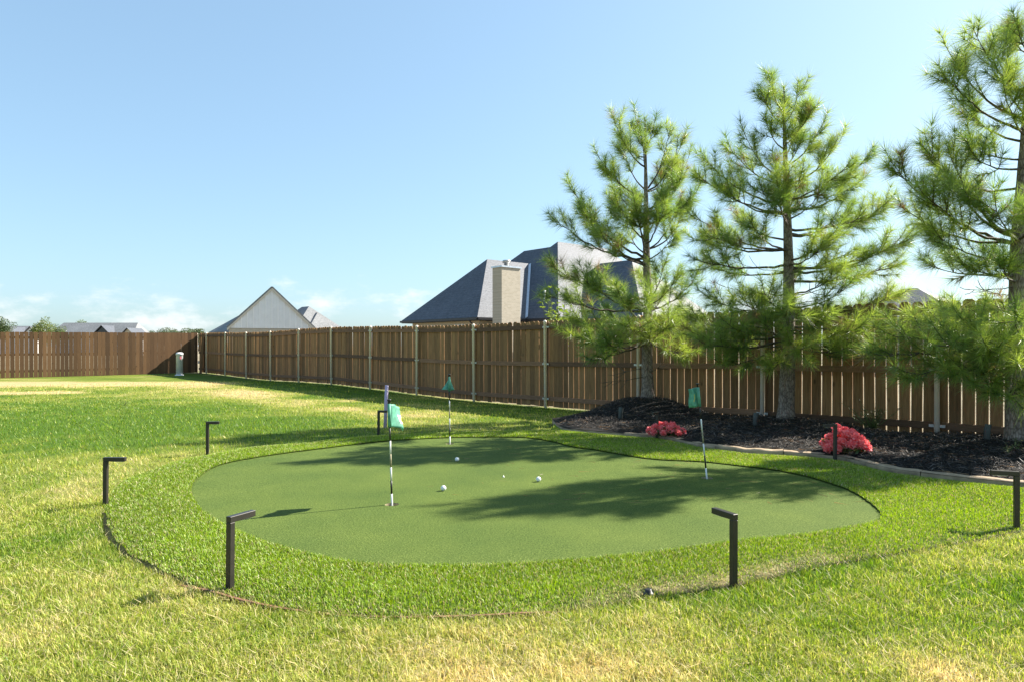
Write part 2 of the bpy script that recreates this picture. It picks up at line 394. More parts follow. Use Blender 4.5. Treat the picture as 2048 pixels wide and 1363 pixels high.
outer_poly = np.vstack([catmull(outer_poly_in, False, 5), np.array([p[:2] for p in kerb_front]), catmull([G(x, y, 0.01) for x, y in outer_front_px], False, 4)])
front_line = catmull([G(x, y, 0.01) for x, y in outer_front_px], False, 6)
bed_poly = np.vstack([kerb_line, np.array([fpt(-1.6, -0.04)[:2], fpt(2.42, -0.04)[:2]])])
TREES = [dict(px=1293, Y=11.35), dict(px=1574, Y=9.85), dict(px=2036, Y=7.7)]
for t in TREES: t['x'] = (t['px']-CX)/F*t['Y']

def ground_z(x, y):
    x = np.asarray(x, dtype=float); y = np.asarray(y, dtype=float)
    k = ((x-FP[0])*FD[0]+(y-FP[1])*FD[1])/BAY; off = (x-FP[0])*FN[0]+(y-FP[1])*FN[1]
    w = np.clip(1-off/6, 0, 1)**1.5
    far = -0.06*sstep(9, 18, y)
    z = fence_z(k)*w+far*(1-w)
    return z+0.012*(fbm(x*1.7, y*1.7, 3)-0.5)
def gz(x, y): return float(ground_z(np.array([x]), np.array([y]))[0])
def bed_z(x, y):
    x = np.asarray(x, dtype=float); y = np.asarray(y, dtype=float)
    dk = dist_line(kerb_line, x, y)
    z = 0.05+0.05*sstep(0, 0.7, dk)+0.05*(fbm(x*2.2, y*2.2, 3)-0.5)*sstep(0, .4, dk)
    for t, h, rr in zip(TREES, (0.27, 0.08, 0.06), (0.75, 0.9, 0.9)):
        r = np.hypot((x-t['x']), (y-t['Y'])); z = z+h*np.exp(-(r/rr)**2.4)*sstep(0.0, .35, dk)
    off = (x-FP[0])*FN[0]+(y-FP[1])*FN[1]
    return z-0.08*(1-sstep(0.0, 0.5, off))
def turf_z(x, y):
    x = np.asarray(x, dtype=float); y = np.asarray(y, dtype=float)
    return ZT-0.012+0.012*(fbm(x*.45+3, y*.45, 2)-0.5)
def gzt(x, y): return float(turf_z(np.array([x]), np.array([y]))[0])

# dry and lush areas of the lawn
def seg(x, y, a, b, w):
    return np.exp(-(dist_line([np.array(a[:2]), np.array(b[:2])], x, y)/w)**2)
def lawn_dry(x, y):
    k = ((x-FP[0])*FD[0]+(y-FP[1])*FD[1])/BAY; off = (x-FP[0])*FN[0]+(y-FP[1])*FN[1]
    n = fbm(x*.8, y*.8, 4)-0.5; n2 = fbm(x*3.1+50, y*3.1, 3)-0.5; n3 = fbm(x*.22+9, y*.5, 3)-0.5
    d = 0.34+0.85*n+0.65*n2+0.3*n3
    d = d+0.55*np.exp(-((off-3.5+1.2*n)/0.9)**2)*sstep(2.2, 3.4, k)*(1-sstep(7.0, 9.0, k))
    wob = 0.8*n3
    d = d+1.1*seg(x, y+wob, (-19, 22.6), (-10.5, 23.2), 1.5)+0.9*seg(x, y+wob, (-17, 18.0), (-12.2, 18.6), 0.55)
    d = d-0.42*np.exp(-((y-11.6-.25*(x+5))/3.6)**2)*sstep(-1.5, -3.5, x)*(1-0.6*sstep(19, 21, y))
    d = d+0.22*np.exp(-((y-6.9)/1.5)**2)*sstep(-2.2, -3.2, x)
    d = d-0.30*seg(x, y, (-3.4, 3.7), (-2.35, 4.9), 0.55)
    d = d+0.16*sstep(3.5, 2.7, y)
    d = d-0.25*seg(x, y, (2.1, 3.2), (2.9, 3.3), 0.45)
    d = d-0.5*np.exp(-((off-0.8)/1.2)**2)*sstep(4, 6, k)
    return np.clip(d, 0.02, 1.15)
C_G, C_Y, C_S = np.array([0.125, 0.25, 0.018]), np.array([0.40, 0.46, 0.075]), np.array([0.84, 0.68, 0.31])
def lawn_col(d):
    d = np.asarray(d)[..., None]
    return np.where(d < 0.5, C_G+(C_Y-C_G)*(d/0.5), C_Y+(C_S-C_Y)*np.clip((d-0.5)/0.5, 0, 1.1))

# ------------------------------------------------------------------ the ground
def axis(lo, hi, step, far, grow=1.28):
    a = list(np.arange(lo, hi, step)); s = step; v = hi
    while v < far: a.append(v); s *= grow; v += s
    a.append(far); s = step; v = lo; b = []
    while v > -far: s *= grow; v -= s; b.append(max(v, -far))
    return np.array(sorted(set(b+a)))
ax = axis(-14.0, 7.0, 0.10, 900); ay = axis(0.5, 24.0, 0.10, 900)
XX, YY = np.meshgrid(ax, ay); x = XX.ravel(); y = YY.ravel()
z = ground_z(x, y)
near = (np.abs(x) < 15) & (y > 0) & (y < 20)
ins = np.zeros(x.shape, bool); ins[near] = inside(outer_poly, x[near], y[near])
dd = np.zeros(x.shape); dd[ins] = dist_line(outer_poly, x[ins], y[ins], True)
z[ins] -= 0.14*sstep(0.05, 0.3, dd[ins])
insb = np.zeros(x.shape, bool); insb[near] = inside(bed_poly, x[near], y[near]); z[insb] -= 0.06
nx, ny = len(ax), len(ay); idx = np.arange(nx*ny).reshape(ny, nx)
quads = np.stack([idx[:-1, :-1], idx[:-1, 1:], idx[1:, 1:], idx[1:, :-1]], -1).reshape(-1, 4)
gc = lawn_col(lawn_dry(x, y))*0.50
offg = (x-FP[0])*FN[0]+(y-FP[1])*FN[1]; outw = np.maximum(sstep(0.0, -0.4, offg), sstep(34.0, 36.0, y))[:, None]
gc = gc*(1-outw)+(np.array([0.26, 0.225, 0.15])*(0.6+0.8*fbm(x*.3, y*.3, 4))[:, None])*outw   # unseen ground beyond the fences, tinted dry to cut green bounce on the houses
obj("lawn", mesh_np("lawn", np.stack([x, y, z], 1), quads=quads, attr=gc, smooth=True), M_lawn, kind='structure')

def sheet(name, loops, step, zfun, mat, colf=None, kind='structure'):
    """flat-ish sheet bounded by loops[0] with holes loops[1:]"""
    pts, edges = [], []
    for L in loops:
        n0 = len(pts); m = len(L); pts += [Vector((p[0], p[1])) for p in L]; edges += [(n0+i, n0+(i+1) % m) for i in range(m)]
    o = loops[0]; x0, y0 = o.min(0); x1, y1 = o.max(0)
    gx, gy = np.meshgrid(np.arange(x0, x1, step), np.arange(y0, y1, step)); gx = gx.ravel()+rng.uniform(-.2, .2, gx.size)*step; gy = gy.ravel()+rng.uniform(-.2, .2, gy.size)*step
    ok = inside(o, gx, gy) & (dist_line(o, gx, gy, True) > step*.5)
    for h in loops[1:]: ok &= ~inside(h, gx, gy) & (dist_line(h, gx, gy, True) > step*.4)
    pts += [Vector((a, b)) for a, b in zip(gx[ok], gy[ok])]
    v, e, f, *_ = delaunay_2d_cdt(pts, edges, [], 4, 1e-5)
    v = np.array([tuple(p) for p in v]); zz = zfun(v[:, 0], v[:, 1])
    cen = np.array([v[list(t)].mean(0) for t in f]); keepf = inside(o, cen[:, 0], cen[:, 1])
    for h in loops[1:]: keepf &= ~inside(h, cen[:, 0], cen[:, 1])
    f = [t for t, q in zip(f, keepf) if q]
    f = [t if ((v[t[1]]-v[t[0]])[0]*(v[t[2]]-v[t[0]])[1]-(v[t[1]]-v[t[0]])[1]*(v[t[2]]-v[t[0]])[0]) > 0 else t[::-1] for t in f]
    me = bpy.data.meshes.new(name); me.from_pydata(np.column_stack([v, zz]).tolist(), [], f); me.update()
    me.polygons.foreach_set("use_smooth", [True]*len(me.polygons))
    if colf is not None:
        a = me.attributes.new("tint", 'FLOAT_COLOR', 'POINT'); c = np.ones((len(v), 4), np.float32); c[:, :3] = colf(v[:, 0], v[:, 1]); a.data.foreach_set("color", c.ravel())
    return obj(name, me, mat, kind=kind)

def circle(c, r, n=20): a = np.linspace(0, 2*np.pi, n, endpoint=False); return np.column_stack([c[0]+r*np.cos(a), c[1]+r*np.sin(a)])
PINS = [G(784, 1005, ZT), G(900, 884, ZT), G(1414, 952, ZT)]
gt = np.roll(green_poly, -1, 0)-np.roll(green_poly, 1, 0); gt /= np.linalg.norm(gt, axis=1)[:, None]; gn = np.column_stack([gt[:, 1], -gt[:, 0]])
if inside(green_poly, *(green_poly[:1]+gn[:1]*.02).T)[0]: gn = -gn
sheet("putting_green", [green_poly+gn*0.06]+[circle(p, 0.054) for p in PINS], 0.14, turf_z, M_green)

def fringe_z(x, y):
    do = dist_line(outer_poly, x, y, True); return turf_z(x, y)+0.010-0.026*(1-sstep(0, 0.25, do))
def fringe_col(x, y):
    n = fbm(x*1.3, y*1.3, 3); do = dist_line(front_line, x, y); c = np.array([0.10, 0.165, 0.014])*(0.8+0.5*n)[:, None]
    w = (1-sstep(0.02, 0.20, do))*sstep(0.1, 0.8, x)*sstep(2.2, 1.5, x)*(0.5+n); w = np.clip(w, 0, .9)[:, None]
    c = c*(1-w)+np.array([0.46, 0.37, 0.19])*w
    g = (1-sstep(0.0, 0.045, do))[:, None]; return c*(1-g)+np.array([0.022, 0.017, 0.011])*g  # dark soil tint at the edge, also painting in the shadow gap beside the lawn
gh = catmull(green_poly, True, 4); hw_ = 0.012*(fbm(gh[:, 0]*14, gh[:, 1]*14, 3)-.5)+0.006*(rng.random(len(gh))-.5); gc_ = green_poly.mean(0); gd = gh-gc_; gh = gh+gd/np.linalg.norm(gd, axis=1)[:, None]*hw_[:, None]*1.6
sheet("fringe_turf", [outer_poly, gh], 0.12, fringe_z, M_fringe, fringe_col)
sheet("mulch_bed", [bed_poly], 0.10, bed_z, M_soil)

# ------------------------------------------------------------------ concrete kerb round the bed, in cast lengths
def resample(line, step):
    d = np.r_[0, np.cumsum(np.hypot(*np.diff(line, axis=0).T))]; n = max(2, int(d[-1]/step)+1); s = np.linspace(0, d[-1], n)
    return np.column_stack([np.interp(s, d, line[:, 0]), np.interp(s, d, line[:, 1])]), s
kl, ks = resample(kerb_line, 0.06)
tn = np.gradient(kl, axis=0); tn /= np.linalg.norm(tn, axis=1)[:, None]; nn = np.column_stack([-tn[:, 1], tn[:, 0]])   # towards the bed
kerb = empty("kerb", (kl[0][0], kl[0][1], 0), kind='structure'); ko = Vector((kl[0][0], kl[0][1], 0))
prof = [(0.0, -0.06), (0.0, 0.045), (0.005, 0.058), (0.018, 0.066), (0.085, 0.068), (0.104, 0.062), (0.112, 0.045), (0.112, -0.06)]
i = 0
while i < len(kl)-3:
    j = min(len(kl)-1, i+random.choice((11, 13, 14, 15))); m = MB(); dz = random.uniform(-.006, .006); do = random.uniform(-.006, .006); n0 = 0
    rings = list(range(i, j+1))
    for q in rings:
        c = kl[q].copy()
        if q == j: c -= tn[q]*0.007
        g0 = gz(*c); h = 1+0.05*math.sin(q*1.3)+random.uniform(-.03, .03)
        for (u, w) in prof: m.v.append((c[0]+nn[q][0]*(u+do)-ko.x, c[1]+nn[q][1]*(u+do)-ko.y, g0+dz+(w*h if w > 0 else w)+random.uniform(-.0015, .0015)))
    k8 = len(prof)
    for a in range(len(rings)-1):
        for b in range(k8-1): m.f.append([a*k8+b, a*k8+b+1, (a+1)*k8+b+1, (a+1)*k8+b][::-1]); m.s.append(False)
    m.f.append(list(range(k8))[::-1]); m.f.append([(len(rings)-1)*k8+b for b in range(k8)]); m.s += [False, False]
    m.build("kerb_section", M_kerb, kerb); i = j

# ------------------------------------------------------------------ cedar edging strip along the front of the fringe
eb = front_line[(front_line[:, 1] < 3.62) & (front_line[:, 0] < 0.45)]; eb, _ = resample(eb, 0.05)
et = np.gradient(eb, axis=0); et /= np.linalg.norm(et, axis=1)[:, None]; en = np.column_stack([-et[:, 1], et[:, 0]])
m = MB()
for q in range(len(eb)):
    z0 = gz(*eb[q]); top = 0.011+0.008*math.sin(q*.21)-0.03*max(0, 1-q/8)-0.02*max(0, 1-(len(eb)-q)/8)
    for u, w in ((-0.008, -0.05), (-0.008, top), (0.008, top), (0.008, -0.05)): m.v.append((eb[q][0]-en[q][0]*u*1.0, eb[q][1]-en[q][1]*u, z0+w))
for a in range(len(eb)-1):
    for b in range(3): m.f.append([a*4+b, a*4+b+1, a*4+b+5, a*4+b+4]); m.s.append(False)
m.build("edging_strip", M_board, label="thin reddish cedar edging strip curving along the front of the artificial turf", cat="edging")

# ------------------------------------------------------------------ fences
def picket_mesh(name, w, h, t=0.016, ear=0.032):
    m = MB(); poly = [(-w/2, 0), (w/2, 0), (w/2, h-ear), (w/2-ear, h), (-w/2+ear, h), (-w/2, h-ear)]
    m.prism(poly, lambda p, y: (p[0], y, p[1]), -t/2, t/2)
    # prism faces are wound for +y extrusion; recalc
    me = m.mesh(name); bm = bmesh.new(); bm.from_mesh(me); bmesh.ops.recalc_face_normals(bm, faces=bm.faces); bm.to_mesh(me); bm.free(); return me
FROT = math.atan2(FD[1], FD[0])
fence = empty("long_wooden_fence", fpt(0), 0, label="long brown picket fence with rails and steel posts facing the yard", cat="fence")
fo = Vector(fpt(0))
pm = [picket_mesh("picket", w, 1.80) for w in (0.136, 0.139, 0.133)]
for q in pm: q.materials.append(M_picket)
s = -1.5*BAY; K1 = 12.48
while s < K1*BAY:
    k = s/BAY; near_w = max(0.0, min(1, (4-k)/4)); gap = 0.0075+0.0065*near_w+random.uniform(-.003, .004)
    o = obj("picket", random.choice(pm), parent=fence); zb = float(fence_z(k))+0.03+random.uniform(-.012, .012)
    o.location = fpt(k, -0.068+random.uniform(-.002, .002), zb)-fo
    o.rotation_euler = (random.uniform(-.006, .006), random.uniform(-.007, .007), FROT+random.uniform(-.03, .03)); s += 0.136+gap
def rail_between(k0, k1, h, parent, org, mat):
    a = fpt(k0, -0.0395, float(fence_z(k0))+h+random.uniform(-.012, .012)); b = fpt(k1, -0.0395, float(fence_z(k1))+h+random.uniform(-.012, .012))
    d = b-a; L = d.length; m = MB(); segs = 6; sag = random.uniform(-.012, .004)
    for i in range(segs+1):
        u = i/segs; zz = sag*4*u*(1-u)
        for (yy, z2) in ((-0.019, -0.045), (0.019, -0.045), (0.019, 0.045), (-0.019, 0.045)): m.v.append((L*u, yy, z2+zz))
    for i in range(segs):
        for b4 in range(4):
            c4 = (b4+1) % 4; m.f.append([i*4+b4, i*4+c4, i*4+4+c4, i*4+4+b4]); m.s.append(False)
    m.f.append([0, 1, 2, 3]); m.f.append([segs*4+3, segs*4+2, segs*4+1, segs*4]); m.s += [False]*2
    o = m.build("rail", mat, parent); bm = bmesh.new(); bm.from_mesh(o.data); bmesh.ops.recalc_face_normals(bm, faces=bm.faces); bm.to_mesh(o.data); bm.free()
    o.location = a-org; o.rotation_euler = (0, -math.asin(d.z/L), math.atan2(d.y, d.x))
pmh = MB(); pmh.lathe([(0.033, -0.3), (0.033, 1.80), (0.0345, 1.801), (0.0345, 1.825), (0.030, 1.842), (0.016, 1.853), (0.002, 1.856)], 16); post_me = pmh.mesh("post"); post_me.materials.append(M_post)
br = MB(); br.box((-0.095, -0.012, -0.018), (0.095, -0.002, 0.018)); bracket_me = br.mesh("bracket"); bracket_me.materials.append(M_galv)
for k in range(-1, 13):
    o = obj("post", post_me, parent=fence); zb = float(fence_z(k)); o.location = fpt(k, 0, zb-0.01)-fo; o.rotation_euler = (random.uniform(-.008, .008), random.uniform(-.008, .008), 0)
    for h in (0.20, 0.93, 1.70):
        b = obj("bracket", bracket_me, parent=fence); b.location = fpt(k, -0.006, zb+h)-fo; b.rotation_euler = (0, 0, FROT+math.pi)
        rail_between(k+0.018, min(k+1-0.018, K1), h, fence, fo, M_rail)
# the far fence, boards towards the yard
CK = 12.5; cpt = fpt(CK)
BF = lambda t, off=0.0, z=0.0: Vector((cpt.x+FN[0]*t-FD[0]*off, cpt.y+FN[1]*t-FD[1]*off, z))    # off: towards the camera
def bz(t): return -0.04-0.055*min(t/7.4, 1.3)
back = empty("back_wooden_fence", BF(0), 0, label="sunlit brown board fence across the far end of the yard", cat="fence"); bo = Vector(BF(0))
pb = [picket_mesh("picket", w, 1.83, ear=0.012) for w in (0.139, 0.142)]
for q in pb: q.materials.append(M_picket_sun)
BROT = math.atan2(FN[1], FN[0]); t = 0.10
while t < 11.5:
    o = obj("picket", random.choice(pb), parent=back); o.location = BF(t, 0.06, bz(t)+0.015+random.uniform(-.004, .004))-bo
    o.rotation_euler = (0, random.uniform(-.003, .003), BROT+random.uniform(-.02, .02)); t += 0.1405+(0.003+0.010*min(1, max(0, (t-2.5)/4)))+random.uniform(-.002, .002)
for q in range(5):
    t0, t1 = q*BAY, (q+1)*BAY
    for h in (0.28, 0.95, 1.62):
        m = MB(); m.box((0.02, -0.019, -0.045), (BAY-0.02, 0.019, 0.045)); o = m.build("rail", M_rail, back); o.location = BF(t0, 0.031, bz(t0+1)+h)-bo; o.rotation_euler = (0, 0, BROT)
    o = obj("post", post_me, parent=back); o.location = BF(t0+0.02, -0.035, bz(t0)-0.03)-bo
# a loose board leaning in the corner
m = MB(); m.box((-0.07, -0.008, 0), (0.07, 0.008, 1.78)); o = m.build("loose_board", M_picket_sun, label="loose pale board leaning in the corner where the two fences meet", cat="board")
c = fpt(12.2, 0.10); o.location = (c.x, c.y, gz(c.x, c.y)); o.rotation_euler = (0.03, -0.06, FROT+0.5)

# ------------------------------------------------------------------ utility pedestal
c = P(359, 748, 29.2); ped = empty("utility_pedestal", (c.x, c.y, gz(c.x, c.y)), 0.2, label="grey cylindrical utility pedestal with red sticker standing in the far corner", cat="pedestal")
m = MB(); m.lathe([(0.135, 0.04), (0.135, 0.86), (0.138, 0.862)], 24); m.build("housing", M_grey, ped)
m = MB(); m.lathe([(0.145, 0.864), (0.147, 0.93), (0.138, 0.955), (0.10, 0.975), (0.03, 0.985)], 24); m.build("cap", M_grey, ped)
m = MB(); m.lathe([(0.185, -0.05), (0.185, 0.02), (0.17, 0.038), (0.14, 0.039)], 24); m.build("base_flange", M_grey, ped)
m = MB()
for a in range(5):
    t0, t1 = R(-75+a*6), R(-69+a*6)
    m.face([(0.1375*math.cos(t), 0.1375*math.sin(t), zz) for t, zz in ((t0, .70), (t1, .70), (t1, .82), (t0, .82))])
m.build("sticker", M_red, ped)

# ------------------------------------------------------------------ path lights round the green
def path_light(px, py, label, h=0.375, tgt=None, arm=0.15, group="bronze path lights round the green"):
    b = G(px, py, 0.0); tgt = tgt or Vector((-0.1, 6.2, 0)); a = math.atan2(tgt.y-b.y, tgt.x-b.x)
    e = empty("path_light", (b.x, b.y, gz(b.x, b.y)), a, label=label, cat="path light", group=group); w = 0.0155
    m = MB(); m.box((-w, -w, -0.12), (w, w, h-2*w)); o = m.build("post", M_bronze, e)
    m = MB(); m.prism([(-w, h-2*w+0.0005), (arm, h-2*w+0.0005), (arm, h), (-w, h)], lambda p, y: (p[0], y, p[1]), -w-.0005, w+.0005); o2 = m.build("arm", M_bronze, e)
    for q in (o, o2):
        bm = bmesh.new(); bm.from_mesh(q.data); bmesh.ops.recalc_face_normals(bm, faces=bm.faces); bmesh.ops.bevel(bm, geom=bm.edges[:], offset=0.0022, segments=1, affect='EDGES'); bm.to_mesh(q.data); bm.free()
    m = MB(); m.box((0.055, -w*.6, h-2*w-0.003), (arm-0.012, w*.6, h-2*w)); m.build("lens", M_lens, e)
    e.rotation_euler = (random.uniform(-.012, .012), random.uniform(-.012, .012), a)
path_light(460, 1181, "bronze bent-arm path light nearest the camera, beside the red edging strip")
path_light(1467, 1172, "bronze bent-arm path light on the dry grass edge at the front right")
path_light(211, 1010, "bronze bent-arm path light at the far left tip of the fringe", tgt=Vector((2.0, 5.4, 0)))
path_light(415, 908, "bronze bent-arm path light behind the left curve of the green", tgt=Vector((2.0, 8.2, 0)), arm=.13)
path_light(757, 870, "bronze bent-arm path light beside the lilac pipe", h=0.35, tgt=Vector((2.0, 8.8, 0)), arm=.12)
path_light(1314, 877, "bronze bent-arm path light in front of the smaller pink flowers", h=0.375)
path_light(1670, 921, "bronze bent-arm path light in front of the larger pink flowers", h=0.41)
path_light(2033, 1057, "bronze bent-arm path light at the right edge of the photo", h=0.39, tgt=Vector((0.0, 5.6, 0)))

# ------------------------------------------------------------------ flag sticks, cups, balls
def flag_mesh(kind):
    """cloth hung from the pole; x along the fly, z down from the hoist top"""
    nu, nv = 14, 10; v = []
    for j in range(nv+1):
        for i in range(nu+1):
            u, w = i/nu, j/nv; hgt = 0.175
            if kind == 0:   # blowing away from the camera, lower corner curling out
                x = 0.045*math.sin(u*2.6)+0.055*u*w*w+0.012*math.sin(u*9+w*3); y = 0.205*u-0.03*u*u*w; z = -hgt*w-0.035*u-0.02*u*u
            elif kind == 1: # folded over itself, hanging as a tent on both sides of the pole
                x = (0.115*u-0.23*max(0, u-.5))*w*1.0*(1 if u < .5 else 1)+(-.11*max(0, u-.55)*2*w); y = 0.05*math.sin(u*5)*w+0.10*u*(1-w*.5); z = -hgt*w*(1-0.12*u)-0.05*u*w*(1-w)
            else:           # hanging flat to one side
                x = -0.078*u+0.006*math.sin(w*6); y = 0.05*u+0.02*math.sin(u*6+w*2); z = -hgt*w-0.012*u
            v.append((x, y, z))
    q = [[j*(nu+1)+i, j*(nu+1)+i+1, (j+1)*(nu+1)+i+1, (j+1)*(nu+1)+i] for j in range(nv) for i in range(nu)]
    me = bpy.data.meshes.new("flag"); me.from_pydata(v, [], q); me.polygons.foreach_set("use_smooth", [True]*len(q)); me.update(); return me, nu, nv
def pin(p, H, kind, lean, label, order):
    e = empty("flag_stick", (p.x, p.y, gzt(p.x, p.y)-0.02), 0, label=label, cat="flag stick", group="flag sticks on the putting green"); e.rotation_euler = (lean[1], lean[0], 0)
    H = H+0.02; z = -0.06; r = 0.0075; ft = H-0.03; fb = ft-0.18
    zs = np.linspace(0.0, fb, len(order)+1); zs[0] = -0.06
    for i, mt in enumerate(order):
        m = MB(); m.tube([(0, 0, zs[i]), (0, 0, zs[i+1])], [r-0.0003*i]*2, 12); m.build("pole_band", mt, e)
    m = MB(); m.tube([(0, 0, fb), (0, 0, H-0.012)], [r*.8]*2, 12); m.build("pole_top", M_black, e)
    m = MB(); m.lathe([(0.0085, -0.026), (0.0085, -0.010), (0.015, -0.004), (0.017, 0.004), (0.012, 0.006)], 16, (0, 0, H)); m.build("finial", M_black, e)
    m = MB(); m.tube([(0, 0, fb+.004), (0, 0, ft)], [r*1.9, r*1.75], 12); sl = m.build("flag_sleeve", M_flag, e)
    me, nu, nv = flag_mesh(kind); f = obj("flag", me, M_flag, e); f.location = (0, 0, ft)
    sm = f.modifiers.new("thickness", 'SOLIDIFY'); sm.thickness = 0.0016; sm.offset = 0
    return e, f, me, nu, nv
bands = [M_white, M_black, M_white, M_tan, M_white, M_black]
e0, f0, me0, nu, nv = pin(PINS[0], 0.795, 0, (-0.028, 0.0), "green flag stick standing in the cup closest to the camera", bands)
e1, f1, me1, *_ = pin(PINS[1], 0.855, 1, (-0.012, 0.0), "green flag stick in the cup at the back of the green", bands)
e2, f2, me2, *_ = pin(PINS[2], 0.865, 2, (-0.098, 0.0), "leaning green flag stick in the cup near the flower bed", bands)
def patch(f, me, nu, nv, cells, mat, name, push):
    m = MB()
    for (i, j) in cells:
        pts = [Vector(me.vertices[(j+b)*(nu+1)+i+a].co) for a, b in ((0, 0), (1, 0), (1, 1), (0, 1))]; m.face([p+Vector(push) for p in pts])
    m.build(name, mat, f)
patch(f0, me0, nu, nv, [(i, j) for i in range(8, 10) for j in range(5, 7)], M_yellow, "printed_emblem", (0.0018, -0.0018, 0))
patch(f0, me0, nu, nv, [(i, j) for i in range(7, 11) for j in range(4, 8) if i in (7, 10) or j in (4, 7)], M_print, "emblem_outline", (0.0018, -0.0018, 0))
patch(f2, me2, nu, nv, [(7, 3), (6, 4), (6, 5), (7, 6)], M_yellow, "printed_numeral", (0, -0.0025, 0))
for p in PINS:
    z = gzt(p.x, p.y); m = MB(); n = 20
    prof2 = [(0.054, -0.001), (0.0535, -0.012), (0.0532, -0.1)]
    for r_, zz in prof2:
        for k in range(n): m.v.append((r_*math.cos(2*math.pi*k/n), r_*math.sin(2*math.pi*k/n), zz))
    for a in range(2):
        for k in range(n): m.f.append([a*n+k, (a+1)*n+k, (a+1)*n+(k+1) % n, a*n+(k+1) % n]); m.s.append(True)
    m.f.append([2*n+k for k in range(n)]); m.s.append(False)
    o = m.build("putting_cup", M_tan, label={0: "cup sunk in the turf under the flag stick closest to the camera", 1: "cup sunk in the turf under the flag stick at the back", 2: "cup sunk in the turf under the leaning flag stick"}[[q is p for q in PINS].index(True)], cat="cup", group="cups in the putting green")
    o.location = (p.x, p.y, z)
def ball_mat():
    m, nt, b = material("golf_ball"); b.inputs['Base Color'].default_value = (0.8, 0.8, 0.78, 1); b.inputs['Roughness'].default_value = 0.3
    t = N(nt, "ShaderNodeTexCoord"); vo = N(nt, "ShaderNodeTexVoronoi"); vo.inputs['Scale'].default_value = 260; nt.links.new(t.outputs['Object'], vo.inputs['Vector']); bump(nt, b, vo.outputs['Distance'], 0.5, 0.002); return m
bm = bmesh.new(); bmesh.ops.create_icosphere(bm, subdivisions=4, radius=0.0225); ball_me = bpy.data.meshes.new("golf_ball"); bm.to_mesh(ball_me); bm.free(); ball_me.polygons.foreach_set("use_smooth", [True]*len(ball_me.polygons)); ball_me.materials.append(ball_mat())
for px, py, lb in ((914, 920, "white golf ball lying farthest back, in the tree shadow near the rear flag"), (887, 978, "white golf ball beside the front flag stick"), (1077, 960, "white golf ball at the edge of the tree shadow mid green")):
    p = G(px, py, ZT); o = obj("golf_ball", ball_me, label=lb, cat="golf ball", group="golf balls on the green"); o.location = (p.x, p.y, gzt(p.x, p.y)+0.0225)
p = G(1007, 951, ZT); m = MB(); m.lathe([(0.011, 0), (0.012, 0.002), (0.004, 0.004), (0.0035, 0.016)], 12); o = m.build("ball_marker", M_white, label="tiny white ball marker lying on the open turf of the green", cat="marker"); o.location = (p.x, p.y, gzt(p.x, p.y))

# ------------------------------------------------------------------ lilac pipe and small dark stake
a = G(770, 856, -0.02); m = MB(); h = 0.64
m.tube([(0, 0, -0.1), (0.012, 0, h*.5), (0.028, 0, h)], [0.026, 0.026, 0.026], 14); o = m.build("lilac_pipe", M_lilac, label="leaning lilac plastic pipe standing in the lawn behind the green", cat="pipe"); o.location = (a.x, a.y, gz(a.x, a.y))
p = G(1298, 1192, 0.0); m = MB(); m.lathe([(0.026, -0.03), (0.026, 0.022), (0.018, 0.024), (0.016, 0.040), (0.010, 0.042)], 14); o = m.build("sprinkler_head", M_black, label="small black sprinkler head poking up at the front edge of the fringe", cat="sprinkler"); o.location = (p.x, p.y, gz(p.x, p.y)); o.rotation_euler = (0.1, -.12, 0)

# ------------------------------------------------------------------ bed up-lights
def uplight(px, py, Y, label):
    x = (px-CX)/F*Y; z = float(bed_z(np.array([x]), np.array([Y]))[0]); e = empty("spot_light", (x, Y, z), 0, label=label, cat="spot light", group="landscape spot lights in the mulch")
    m = MB(); m.tube([(0, 0, -0.12), (0, 0, 0.05)], [0.009, 0.011], 8); m.build("stake", M_black, e)
    m = MB(); m.lathe([(0.024, 0.03), (0.031, 0.045), (0.034, 0.15), (0.036, 0.17)], 16); o = m.build("housing", M_grey2, e); o.rotation_euler = (-0.12, 0.10, 0)
    m = MB()
    for k in range(9):
        t0, t1 = R(200+k*15), R(215+k*15)
        m.face([(0.037*math.cos(t0), 0.037*math.sin(t0), .16), (0.037*math.cos(t1), 0.037*math.sin(t1), .16), (0.040*math.cos(t1), 0.040*math.sin(t1), .205), (0.040*math.cos(t0), 0.040*math.sin(t0), .205)])
    o = m.build("glare_hood", M_grey2, e); o.rotation_euler = (-0.12, 0.10, 0); s2 = o.modifiers.new("thickness", 'SOLIDIFY'); s2.thickness = .003
M_grey2 = plain("grey_green_metal", (0.055, 0.065, 0.062), 0.5, 0.3, 0.15)
uplight(1240, 0, 10.15, "grey spot light half buried on the tall mulch mound")
uplight(1510, 0, 9.15, "grey spot light in the mulch beside the second pine")
uplight(1974, 0, 7.55, "grey spot light in the mulch beside the rightmost pine")

